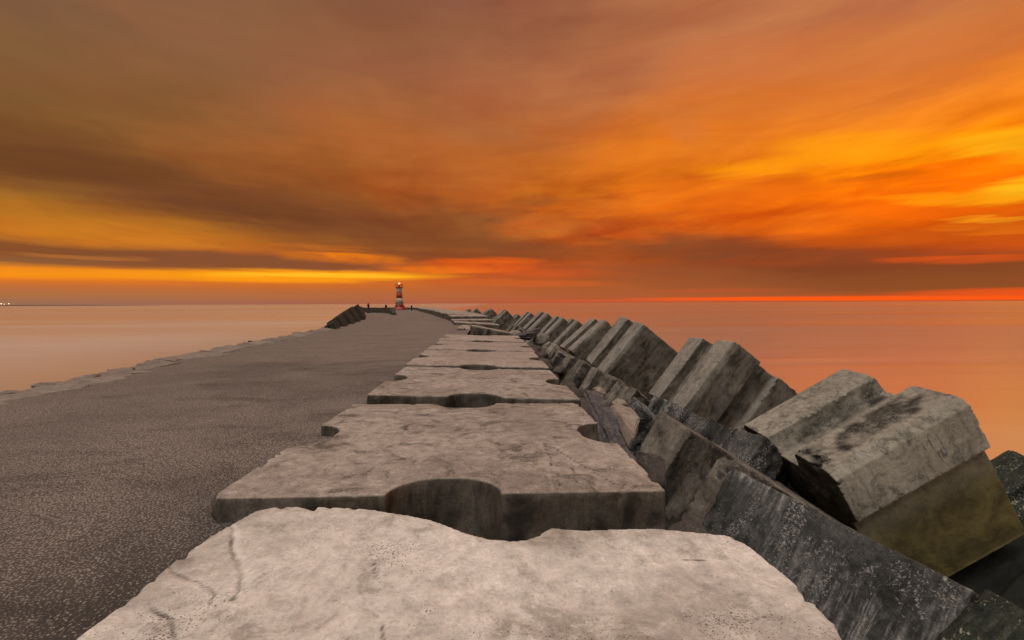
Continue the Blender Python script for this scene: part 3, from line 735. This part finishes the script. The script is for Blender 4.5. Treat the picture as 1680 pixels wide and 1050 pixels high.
meB = cube_mesh(2.877, 2.60, 0.40, 0.30, 0.14, 1.5, 0.0, 0.034, 52, 0.05, 0.012, (), dirt_shade_big)
place('grooved_cube', meB, M_BIG, (7.72, 14.447, -1.79), (R(141.524), R(358.733), R(273.454)),
      'second grooved cube from the camera by the sea, twin ridges and a dark right face', SEA_G)
meC = cube_mesh(2.853, 2.70, 0.40, 0.30, 0.12, 1.5, 0.0, 0.04, 53, 0.05, 0.012, (), dirt_shade_big, xgroove=0.12)
place('grooved_cube', meC, M_BIG, (6.597, 19.652, -1.33), (R(141.747), R(5.813), R(273.746)),
      'third grooved cube from the camera by the sea, broad dark right face against the water', SEA_G)
meD = cube_mesh(2.85, 2.75, 0.40, 0.28, 0.12, 1.5, 0.0, 0.05, 54, 0.05, 0.012, (), dirt_shade_big, xgroove=0.4)
meD.materials.append(M_BIG)
def cube_copy(loc, rot, lab):
    o = bpy.data.objects.new('grooved_cube', meD); COL.objects.link(o)
    o.location = loc; o.rotation_euler = [R(a) for a in rot]
    return tag(o, lab, 'concrete block', SEA_G)
FARS = [((6.503, 26.726, -1.607), (130.3, 0.6, 276.5), 'fourth grooved cube from the camera by the sea, two pale ridges'),
        ((6.566, 33.828, -1.852), (135.8, 2.0, 271.1), 'fifth grooved cube from the camera by the sea, narrow and pointed'),
        ((5.653, 35.6, -1.70), (135.2, 1.7, 275.8), 'sixth grooved cube by the sea, flat-topped and leaning on its neighbour'),
        ((4.94, 40.3, -1.42), (134.1, 3.7, 278.2), 'seventh grooved cube by the sea, sharp high peak'),
        ((4.732, 52.9, -1.65), (135.2, 2.1, 275.6), 'eighth grooved cube by the sea, single dark peak'),
        ((3.97, 63.9, -2.15), (134.2, 0.9, 275.4), 'ninth grooved cube by the sea, low between two peaks'),
        ((2.10, 60.1, -1.45), (132.6, 2.3, 275.7), 'tenth grooved cube by the sea, tall pointed one rising over the crest'),
        ((0.33, 83.5, -1.55), (134.4, 2.3, 276.3), 'eleventh grooved cube by the sea, small peak beyond the crest blocks'),
        ((-0.6, 78.0, -1.8), (128, -4, 284), 'twelfth grooved cube by the sea, small dark lump left of the peak'),
        ((-2.6, 92.0, -1.55), (136, 3, 270), 'thirteenth grooved cube by the sea, tiny dark peak'),
        ((-4.6, 97.0, -1.75), (131, 0, 281), 'farthest grooved cube by the sea, last small bump on the right skyline'),
        ((-3.4, 88.0, -2.1), (140, 2, 276), 'low grooved cube wedged between the two farthest peaks by the sea')]
for l_, r_, t_ in FARS: cube_copy(l_, r_, t_)
# two more that stand lower, by the water at the right edge
meX = cube_mesh(2.8, 2.6, 0.40, 0.28, 0.1, 1.5, 0.0, 0.06, 58, 0.07, 0.02, (), dirt_shade_big)
place('grooved_cube', meX, M_GREEN, (11.9, 8.6, -4.15), (R(128), R(6), R(262)), 'dark low cube at the waterline behind the largest grooved cube', SEA_G)
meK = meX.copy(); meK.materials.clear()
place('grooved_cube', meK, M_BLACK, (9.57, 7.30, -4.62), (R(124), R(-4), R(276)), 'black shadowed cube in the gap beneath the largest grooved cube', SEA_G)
bpy.data.objects['grooved_cube'].name

# ------------------------------------------------------------------ inner row: darker, broken blocks in the trench
TR_G = 'broken blocks between crest and sea cubes'
def dirt_shade_in(co, no, n1, n2):
    gro = (np.abs(co[:, 0]) < 0.44) * (co[:, 1] > 0.8) * (1 - sstep(co[:, 1], 1.22, 1.38))  # groove painted darker for the shade inside it
    return gro * (0.8 + 0.5 * n1) + 0.5 * np.clip(n1 * 1.6, 0, 1) + 0.35 * sstep(no[:, 2], 0.4, 0.9) * (0.6 + 0.5 * n1) + 0.8 * sstep(no[:, 0], 0.4, 0.9)
meM = cube_mesh(2.96, 2.49, 0.44, 0.34, 0.0, 1.2, 0.0, 0.03, 61, 0.07, 0.02,
                [((0.85, 1.72, -1.42), 0.62, 0.7), ((0.2, 1.7, -1.3), 0.30, 0.4)], dirt_shade_in)
place('broken_block', meM, M_BRK, (4.592, 8.323, -3.033), (R(149.59), R(7.905), R(280.56)), 'brown block with a round groove end and chipped corner, right of the second crest block', TR_G)
meDd = cube_mesh(2.98, 2.6, 0.42, 0.06, 0.0, 1.2, 0.0, 0.03, 62, 0.075, 0.022, (), dirt_shade_in)
place('broken_block', meDd, M_DARK, (4.991, 6.085, -3.417), (R(148.157), R(6.445), R(292.505)), 'long black block crusted with white lichen, running down to the right below the largest cube', TR_G)
def corner_place(me, mat, corner, k, S, H, rot, lab, name='broken_block', group=TR_G):
    Rm = Euler([R(a) for a in rot]).to_matrix()
    L = Vector((k[0] * S / 2, k[1] * S / 2, k[2] * H / 2))
    return place(name, me, mat, tuple(Vector(corner) - Rm @ L), [R(a) for a in rot], lab, group)
meE = cube_mesh(2.88, 2.6, 0.40, 0.05, 0.05, 1.2, 0.0, 0.03, 63, 0.05, 0.02, (), dirt_shade_in)
corner_place(meE, M_GREEN, (5.12, 4.25, -1.62), (-1, 1, -1), 2.88, 2.6, (131, 0, 272), 'green-black block with pale lichen flecks in the bottom right corner of the photo')
def chunk(corner, S, H, lean, yaw, lab, seed, mat=M_BRK, roll=0, gd=0.22, vox=0.045, bites=()):
    me = cube_mesh(S, H, 0.15 * S, gd * S / 2.9, 0.0, 1.3, 0.0, vox, seed, 0.17, 0.075, bites, dirt_shade_in)
    corner_place(me, mat, corner, (-1, 1, -1), S, H, (90 + lean, roll, 270 + yaw), lab)
chunk((4.72, 12.5, -1.30), 1.7, 1.9, 56, 6, 'dark broken block just behind the brown block with the round groove', 64, M_DARK)
chunk((5.08, 10.9, -1.40), 2.3, 2.0, 50, 14, 'dark jagged block wedged beneath the second grooved cube', 65, M_DARK)
chunk((3.82, 16.3, -1.02), 2.5, 2.4, 55, 3, 'ribbed brown block below the third grooved cube', 66)
chunk((3.95, 13.65, -1.12), 1.35, 1.8, 52, 10, 'rough knobbly block above the netting', 67, M_BRK)
chunk((4.05, 12.2, -1.25), 1.2, 1.5, 48, -12, 'small dark jagged lump of concrete right of the netting', 68, M_DARK)
chunk((3.62, 20.4, -1.0), 2.85, 2.5, 54, 4, 'split brown block below the gap between third and fourth grooved cubes', 69)
chunk((3.55, 23.6, -0.95), 2.7, 2.5, 57, -5, 'grey-brown sloping block below the fourth grooved cube', 70, M_BRK)
chunk((3.4, 27.0, -0.92), 2.8, 2.5, 50, 6, 'small-looking sloping block below the fifth grooved cube', 71, M_BIG, vox=0.07)
chunk((3.2, 30.6, -1.0), 2.7, 2.5, 54, -8, 'sloping block beside the gap with the toppled slabs', 72, M_BRK, vox=0.07)
chunk((3.0, 34.6, -0.8), 2.8, 2.5, 47, 8, 'sloping block right of the first block beyond the toppled slabs', 73, M_BIG, vox=0.08)
chunk((2.7, 39.0, -0.7), 2.8, 2.5, 52, -4, 'distant sloping block below the seventh grooved cube', 74, M_BRK, vox=0.08)
chunk((2.2, 44.0, -0.65), 2.8, 2.5, 49, 9, 'far sloping block below the eighth grooved cube', 75, M_BRK, vox=0.08)

# stones in the trench
TS = 'loose stones in the trench beside the crest'
def stone(loc, s, rot, seed, lab, mat=M_STONE, name='stone', cat='stone', group=TS, **kw):
    me = rock_mesh(s[0], s[1], s[2], seed, **kw)
    o = link(name, me, mat); o.location = loc; o.rotation_euler = rot
    return tag(o, lab, cat, group)
def slab_stone(P, th, seed):
    bm = bmesh.new()
    f = bm.faces.new([bm.verts.new(p) for p in P])
    ex = bmesh.ops.extrude_face_region(bm, geom=[f])
    for v in [q for q in ex['geom'] if isinstance(q, bmesh.types.BMVert)]:
        v.co.z -= th; v.co.x -= 0.04
    bmesh.ops.recalc_face_normals(bm, faces=bm.faces)
    bmesh.ops.bevel(bm, geom=list(bm.edges), offset=0.02, segments=2, affect='EDGES')
    bmesh.ops.triangulate(bm, faces=bm.faces)
    bmesh.ops.subdivide_edges(bm, edges=list(bm.edges), cuts=3, use_grid_fill=True)
    for v in bm.verts:
        q = v.co * 5 + Vector((seed, 0, 0))
        v.co += Vector((noise.noise(q), noise.noise(q + Vector((9, 0, 0))), noise.noise(q + Vector((0, 9, 0))))) * 0.018
    me = bpy.data.meshes.new('slab_stone'); bm.to_mesh(me); bm.free()
    return me
o = link('stone', slab_stone([(1.46, 5.3, 0.11), (1.60, 5.5, 0.09), (1.78, 5.4, 0.04), (1.81, 5.15, -0.03), (1.68, 4.95, -0.08), (1.57, 4.75, -0.13), (1.52, 4.9, 0.02)], 0.16, 3.0), M_STONE)
tag(o, 'flat pale triangular stone tilted beside the netting', 'stone', TS)
stone((1.85, 5.0, -0.62), (0.26, 0.3, 0.2), (0.3, 0.2, 1), 9, 'dark rounded stone below the flat pale stone', M_ROCK)
stone((1.58, 6.3, 0.06), (0.10, 0.11, 0.07), (0, 0.2, 0.4), 12, 'small pale cobble above the netting', facet=0.9)
stone((1.72, 5.75, 0.0), (0.12, 0.11, 0.07), (0, 0.2, 1.4), 14, 'small pale cobble between netting and flat stone', facet=0.9)
rnd = random.Random(11)
for i in range(26):
    y = 1.5 + i * 1.0 + rnd.uniform(-0.4, 0.4)
    x = rnd.uniform(1.9, 3.1)
    if y < 7 and x < 2.2: x += 0.4
    sz = rnd.uniform(0.3, 0.65)
    stone((x, y, (-1.95 if y < 7 else -1.15) - 0.35 * (x - 1.5) + rnd.uniform(-0.15, 0.15)), (sz, sz * rnd.uniform(0.7, 1.2), sz * rnd.uniform(0.5, 0.8)), (rnd.uniform(-.5, .5), rnd.uniform(-.5, .5), rnd.uniform(0, 6)), 40 + i,
          'dark angular boulder deep in the trench right of the crest blocks', M_ROCK, 'boulder', 'boulder', 'boulders deep in the trench', sub=3)
tag(stone((2.45, 21.5, -0.40), (0.42, 0.5, 0.38), (0, 0, 1), 91, 'round brown boulder beside the dark tarp at the toppled slabs', M_BRK, 'boulder', 'boulder', 'boulders beside the toppled slabs', sub=3))
stone((1.35, 22.6, -0.28), (0.45, 0.4, 0.25), (0, 0, 2), 92, 'pale rock at the right end of the toppled slabs', M_STONE, 'boulder', 'boulder', 'boulders beside the toppled slabs', sub=3)

# ------------------------------------------------------------------ netting
def net_mesh(P, rad, seed, nseg=70, nring=56):
    """bundle of netting hanging along a path, with long folds"""
    P = [Vector(p) for p in P]; vs, fs = [], []
    for i in range(nseg + 1):
        t = i / nseg; f = t * (len(P) - 1); k = min(int(f), len(P) - 2); u = f - k
        u2 = u * u * (3 - 2 * u)
        c = P[k].lerp(P[k + 1], u); r = rad[k] * (1 - u2) + rad[k + 1] * u2
        ta = (P[min(k + 1, len(P) - 1)] - P[k]).normalized()
        a = ta.cross(Vector((0, 0, 1))).normalized(); b = a.cross(ta)
        for j in range(nring):
            q = 2 * math.pi * j / nring
            n_ = noise.noise(Vector((math.cos(q) * 2.6 + seed, math.sin(q) * 2.6, t * 2.2)))
            n2 = noise.noise(Vector((math.cos(q) * 7 + seed, math.sin(q) * 7, t * 3.5)))
            n3 = noise.noise(Vector((math.cos(q) * 3 + seed, math.sin(q) * 3, t * 13)))
            rr = r * (1 + 0.45 * n_ - 0.35 * abs(n2) + 0.15 * n3)
            vs.append(c + a * math.cos(q) * rr + b * math.sin(q) * rr * 0.75)
    for i in range(nseg):
        for j in range(nring):
            k = (j + 1) % nring
            fs.append((i * nring + j, i * nring + k, (i + 1) * nring + k, (i + 1) * nring + j))
    fs.append(tuple(range(nring - 1, -1, -1))); fs.append(tuple(nseg * nring + j for j in range(nring)))
    return mesh_from(vs, fs)
def mk_net():
    m, g, b, o = new_mat('grey_purple_netting')
    v = g.n('ShaderNodeTexCoord').outputs['Object']
    n = g.noise(v, 7.0, 6, 0.7, 1.5)
    fib = g.noise(g.vm('MULTIPLY', v, (30, 30, 9)), 1.0, 5, 0.7, 2.0)
    c = g.mix(g.mr(n, 0.35, 0.65), (0.135, 0.115, 0.115), (0.050, 0.043, 0.043))
    c = g.mix(g.m('MULTIPLY', g.mr(fib, 0.5, 0.66), 0.6), c, (0.21, 0.185, 0.18))
    g.put(b.inputs['Base Color'], c); b.inputs['Roughness'].default_value = 0.9
    bp = g.n('ShaderNodeBump'); bp.inputs['Strength'].default_value = 0.9; bp.inputs['Distance'].default_value = 0.02
    g.put(bp.inputs['Height'], fib); g.put(b.inputs['Normal'], bp.outputs[0])
    return m
M_NET = mk_net()
o = link('fishing_net', net_mesh([(1.40, 6.35, 0.05), (1.43, 5.95, 0.05), (1.38, 5.6, 0.02), (1.40, 5.2, -0.04), (1.36, 4.9, -0.16), (1.40, 4.55, -0.42)], [0.04, 0.12, 0.09, 0.13, 0.15, 0.20], 3.0), M_NET, smooth=True)
tag(o, 'grey-purple bundle of fishing net slumped between the crest blocks and the trench stones', 'fishing net')
o = link('tarpaulin', net_mesh([(1.2, 21.4, -0.25), (1.55, 21.2, -0.22), (1.9, 21.2, -0.17), (2.25, 21.6, -0.05), (2.5, 22.0, 0.0)], [0.10, 0.22, 0.30, 0.24, 0.10], 8.0), M_NET, smooth=True)
tag(o, 'dark grey crumpled tarp between the toppled slabs and the sea cubes', 'tarpaulin')

# ================================================================== outer kerb of the road
rnd = random.Random(23)
def edge_x(y):
    for a, b in zip(LEFT[:-1], LEFT[1:]):
        if a[1] <= y <= b[1]: return a[0] + (b[0] - a[0]) * (y - a[1]) / (b[1] - a[1])
    return LEFT[0][0]
def kerb_slab(y0, y1, wd, zt, seed):
    """one flat, cracked edging slab: irregular outline, 12 cm thick"""
    r_ = random.Random(seed); N = 26
    inner = [(edge_x(y) + wd * max(0.12, 0.75 + 1.1 * noise.noise(Vector((y * 1.1, seed, 0))) + 0.5 * noise.noise(Vector((y * 4.0, seed, 3)))), y) for y in np.linspace(y0, y1, N)]
    outer = [(edge_x(y) - 0.12 + 0.22 * noise.noise(Vector((y * 1.4, seed, 5))) + 0.10 * noise.noise(Vector((y * 5, seed, 8))), y) for y in np.linspace(y1, y0, N)]
    bm = bmesh.new()
    top = [bm.verts.new((x, y, zt + 0.05 * noise.noise(Vector((x * 1.3, y * 1.3, seed))) + (0.04 + 0.05 * noise.noise(Vector((x * 4, y * 4, seed))) if i >= N else -0.03))) for i, (x, y) in enumerate(inner + outer)]
    f = bm.faces.new(top)
    ex = bmesh.ops.extrude_face_region(bm, geom=[f])
    for v in [q for q in ex['geom'] if isinstance(q, bmesh.types.BMVert)]: v.co.z -= 0.30
    bmesh.ops.recalc_face_normals(bm, faces=bm.faces)
    bmesh.ops.triangulate(bm, faces=[q for q in bm.faces if len(q.verts) > 4])
    me = bpy.data.meshes.new('kerb'); bm.to_mesh(me); bm.free()
    return me
M_KERB = mk_concrete('sandy_edge_concrete', (0.265, 0.218, 0.184), (0.19, 0.155, 0.131), (0.10, 0.081, 0.067), (0.09, 0.07, 0.058), pits=0.3, stain=0.5)
y = 3.2; k = 0
while y < 42:
    L = rnd.uniform(1.3, 2.6) * (1 if y < 15 else 1.6)
    o = link('edging_slab', kerb_slab(y, y + L, rnd.uniform(0.25, 0.85), rnd.uniform(0.008, 0.03), 100 + k), M_KERB)
    tag(o, ORD[k] + ' pale edging slab from the near end along the left edge of the road' if k < 12 else 'far pale edging slab along the left edge of the road', 'edging slab', 'pale edging slabs along the road')
    y += L + rnd.uniform(0.02, 0.12); k += 1
ROCKS = [(130, 624, 0.30), (193, 611, 0.34), (220, 605, 0.2), (290, 589, 0.32), (313, 585, 0.22), (346, 577, 0.2), (375, 571, 0.4), (390, 568, 0.2), (430, 561, 0.25), (465, 556, 0.35), (497, 549, 0.4), (520, 543, 0.35), (60, 636, 0.3), (20, 646, 0.3)]
ROCK_XY = [(-7.28, 8.42), (-7.5, 9.27), (-7.6, 9.62), (-7.95, 11.2), (-8.05, 11.65), (-8.2, 13.1), (-8.33, 13.9), (-8.4, 14.6), (-8.5, 16.3), (-8.5, 17.8), (-8.6, 20.2), (-8.9, 22.6), (-7.3, 7.6), (-7.3, 7.05)]
for i, ((x, y), (_, _, sz)) in enumerate(zip(ROCK_XY, ROCKS)):
    near = ['brown rock', 'rounded brown rock', 'small rock', 'low rock', 'small pale rock', 'tiny rock', 'brown boulder', 'small rock', 'flat rock', 'grey rock', 'dark rock', 'far dark rock', 'flat rock', 'flat rock'][i]
    stone((x, y, 0.0), (sz * 0.7, sz * 0.8, sz * 0.30), (0, 0, rnd.uniform(0, 6)), 200 + i, near + ' on the left road edge, ' + ('nearest' if i == 13 else 'second nearest' if i == 12 else ORD[min(i + 2, 11)] if i < 10 else 'next to last' if i == 10 else 'last') + ' of the edge rocks',
          M_EROCK, 'edge_rock', 'rock', 'rocks along the left road edge', sub=4, facet=0.58, rough=0.35)

# dark blocks leaning at the left edge farther out
LB = [(-8.75, 25.2, -0.12, 'lowest, nearest leaning dark block at the left road edge', 0.62), (-9.35, 28.0, 0.0, 'second leaning dark block at the left road edge', 0.78),
      (-10.05, 31.4, 0.16, 'third leaning dark block at the left road edge', 0.86), (-10.8, 35.0, 0.33, 'fourth leaning dark block at the left road edge', 0.92),
      (-11.7, 39.6, 0.45, 'tallest leaning dark block at the left road edge, nearest the iron posts', 0.98)]
meL = cube_mesh(2.9, 2.5, 0.38, 0.26, 0.06, 1.4, 0.0, 0.08, 81, 0.05, 0.02, (), lambda co, no, n1, n2: 0.5 + n1 * 0.5)
meL.materials.append(M_FARBLK)
for x, y, z, lab, s_ in LB:
    o = bpy.data.objects.new('leaning_block', meL); COL.objects.link(o)
    o.location = (x, y, z); o.rotation_euler = (R(4), R(-31), R(10)); o.scale = (0.36 * s_, 0.75 * s_, 0.56 * s_)
    tag(o, lab, 'concrete block', 'leaning dark blocks at the left road edge')

# ------------------------------------------------------------------ wall round the head
def wall_mesh(P, h, th, n=60):
    vs, fs = [], []
    for i in range(n + 1):
        x, y = lerp_poly(P, i / n); x2, y2 = lerp_poly(P, min(1, i / n + 0.01)); x1, y1 = lerp_poly(P, max(0, i / n - 0.01))
        d = Vector((x2 - x1, y2 - y1)).normalized(); nn = Vector((-d.y, d.x))
        hh = h * min(1.0, (n - i) / 4.0 + 0.25) + 0.06 * noise.noise(Vector((i * 0.4, 0, 0)))
        for sgn, z in ((-1, -0.3), (-1, hh), (1, hh), (1, -0.3)):
            vs.append((x + nn.x * sgn * th / 2, y + nn.y * sgn * th / 2, z))
    for i in range(n):
        a, b = i * 4, i * 4 + 4
        for q in range(3): fs.append((a + q, b + q, b + q + 1, a + q + 1))
    fs += [(0, 1, 2, 3), (n * 4 + 3, n * 4 + 2, n * 4 + 1, n * 4)]
    return mesh_from(vs, fs)
o = link('curved_wall', wall_mesh([(-26.5, 93), (-24.5, 82), (-21.5, 74), (-18.7, 70), (-16, 68.3), (-13.8, 63), (-12.6, 58), (-11.6, 54.5)], 0.78, 0.5), M_FARBLK)
tag(o, 'low dark curved wall left of the lighthouse, ending at the road', 'wall')
# rough stones at the foot of the wall
for i, (x, y, z, sz) in enumerate([(-15.3, 52.5, 0.1, 0.45), (-15.9, 55.5, 0.15, 0.5), (-17.2, 59.5, 0.2, 0.6), (-16.2, 50.0, 0.1, 0.4)]):
    stone((x, y, z), (sz, sz, sz * 0.8), (0, 0, i), 300 + i, 'dark rubble stone among the iron posts at the left, ' + ['nearer the road', 'in the middle', 'largest one', 'nearest the leaning blocks'][i], M_FARBLK, 'rubble_stone', 'rock', 'rubble by the iron posts', sub=3)
# iron posts
M_IRON = mk_plain('rusty_iron', (0.055, 0.028, 0.018), 0.8, 0.2, 0.4)
def post_mesh(h):
    return lathe([(0.20, 0), (0.22, 0.06), (0.15, 0.10), (0.135, h * 0.72), (0.20, h * 0.76), (0.20, h * 0.84), (0.13, h * 0.88), (0.09, h)], 14)
for x, y, h, lab in [(-13.4, 45.8, 1.15, 'rusty iron post beside the tallest leaning block, nearest to the camera'),
                     (-17.9, 66.5, 1.45, 'tall rusty iron post standing at the left end of the curved wall'),
                     (-15.1, 65.5, 1.25, 'rusty iron post in front of the middle of the curved wall'),
                     (-15.4, 88.5, 1.05, 'rusty iron post right of the lighthouse by the crest')]:
    o = link('iron_post', post_mesh(h), M_IRON, smooth=True); o.location = (x, y, 0.0)
    tag(o, lab, 'post', 'rusty iron posts on the breakwater')
M_WHITE = mk_plain('white_paint', (0.42, 0.36, 0.29), 0.6, 0, 0.3, 1.6)
M_RED = mk_plain('red_paint', (0.32, 0.028, 0.012), 0.55, 0, 0.3, 1.6)
M_REDR = mk_plain('bright_red_paint', (0.42, 0.04, 0.02), 0.55, 0, 0.25, 1.6)
M_GREY = mk_plain('grey_paint', (0.16, 0.14, 0.12), 0.6, 0, 0.2)
o = link('white_bollard', lathe([(0.16, 0), (0.16, 0.42), (0.13, 0.5), (0.05, 0.54)], 16), M_WHITE, smooth=True)
o.location = (-18.7, 94.0, 0); tag(o, 'short white bollard in front of the lighthouse door', 'bollard')

# ------------------------------------------------------------------ lighthouse
lh = empty('lighthouse', (-19.75, 98.4, 0.0), R(0))
tag(lh, 'small red and white banded lighthouse with a lit lamp at the breakwater end', 'lighthouse')
link('plinth', lathe([(1.62, 0), (1.60, 0.12), (1.18, 0.62), (1.0, 0.70), (0.9, 0.72)], 40), M_RED, lh)
link('base_band', lathe([(0.93, 0.70), (0.86, 1.36)], 40), M_RED, lh, True)
link('white_band', lathe([(0.862, 1.36), (0.70, 2.60)], 40), M_WHITE, lh, True)
link('red_band', lathe([(0.702, 2.60), (0.575, 3.76)], 40), M_RED, lh, True)
link('white_band', lathe([(0.577, 3.76), (0.575, 4.1), (0.66, 4.86)], 40), M_WHITE, lh, True)
link('gallery', lathe([(0.66, 4.86), (0.84, 4.90), (0.84, 5.02), (0.4, 5.03)], 40), M_RED, lh)
rail = [[(0.80 * math.cos(t), 0.80 * math.sin(t), z) for t in np.linspace(0, 2 * math.pi, 41)] for z in (5.30, 5.62)]
posts = [[(0.80 * math.cos(t), 0.80 * math.sin(t), 5.0), (0.80 * math.cos(t), 0.80 * math.sin(t), 5.64)] for t in np.linspace(0, 2 * math.pi, 9)[:-1]]
link('railing', tube_mesh(rail + posts, 0.028, 6), M_RED, lh)
lan = link('lantern', lathe([(0.24, 5.03), (0.20, 5.10), (0.16, 5.50), (0.24, 5.54), (0.24, 5.58)], 24), M_REDR, lh, True)
link('lamp', lathe([(0.08, 5.58), (0.16, 5.65), (0.19, 5.78), (0.16, 5.91), (0.08, 5.98)], 24), mk_emit('lamp_glow', (1.0, 0.25, 0.16), 4.0), lan, True)
door = link('door', box_mesh(-0.02, -0.965, 0.70, 0.50, 0.20, 1.40), M_GREY, lh)
door.rotation_euler = (R(-6.5), 0, 0)
for i in range(5):
    stp = link('step', box_mesh(0.95 + 0.14 * i, -0.55, 0.55 - 0.11 * i, 0.16, 0.75, 1.10 - 0.22 * i + 0.002 * i), M_REDR, lh)
lp = bpy.data.lights.new('lamp_light', 'POINT'); lp.color = (1.0, 0.10, 0.05); lp.energy = 14; lp.shadow_soft_size = 0.2
lo = bpy.data.objects.new('lamp_light', lp); COL.objects.link(lo); lo.location = (0, 0, 6.25); lo.parent = lh

# ------------------------------------------------------------------ far shore with its lights
vs, fs = [], []
N = 80
for i in range(N + 1):
    t = i / N; x = -10500 + 4300 * t; y = 6900 + 900 * t
    h = 46 * (1 - t) ** 0.6 * (0.75 + 0.35 * noise.noise(Vector((t * 14, 0, 0)))) + 2
    vs += [(x, y, SEA_Z - 2), (x + 150, y + 260, SEA_Z + h), (x + 300, y + 900, SEA_Z - 2)]
for i in range(N):
    a = i * 3; b = a + 3
    fs += [(a, b, b + 1, a + 1), (a + 1, b + 1, b + 2, a + 2)]
M_LAND = mk_plain('hazy_far_land', (0.17, 0.105, 0.08), 0.95, 0, 0.2, 0.002)  # lightened land colour carries the distance haze
tag(link('distant_coast', mesh_from(vs, fs), M_LAND), kind='structure')
M_LAMP = mk_emit('shore_lamp_glow', (1.0, 0.72, 0.36), 2.2)
SHORE = [(-7191, 6900, 7, 32.3, 'leftmost shore light on the far coast at the left edge'), (-7149, 6900, 4.5, 25.8, 'middle, dimmest shore light on the far coast'), (-7085, 6900, 6, 31.7, 'rightmost shore light of the three on the far coast')]
for x, y, r_, sz_, lab in SHORE:
    o = link('shore_light', lathe([(r_ * 0.3, -r_), (r_, -r_ * 0.4), (r_, r_ * 0.4), (r_ * 0.3, r_)], 12), M_LAMP, None, True)
    o.location = (x, y, sz_); tag(o, lab, 'light', 'lights on the far coast')
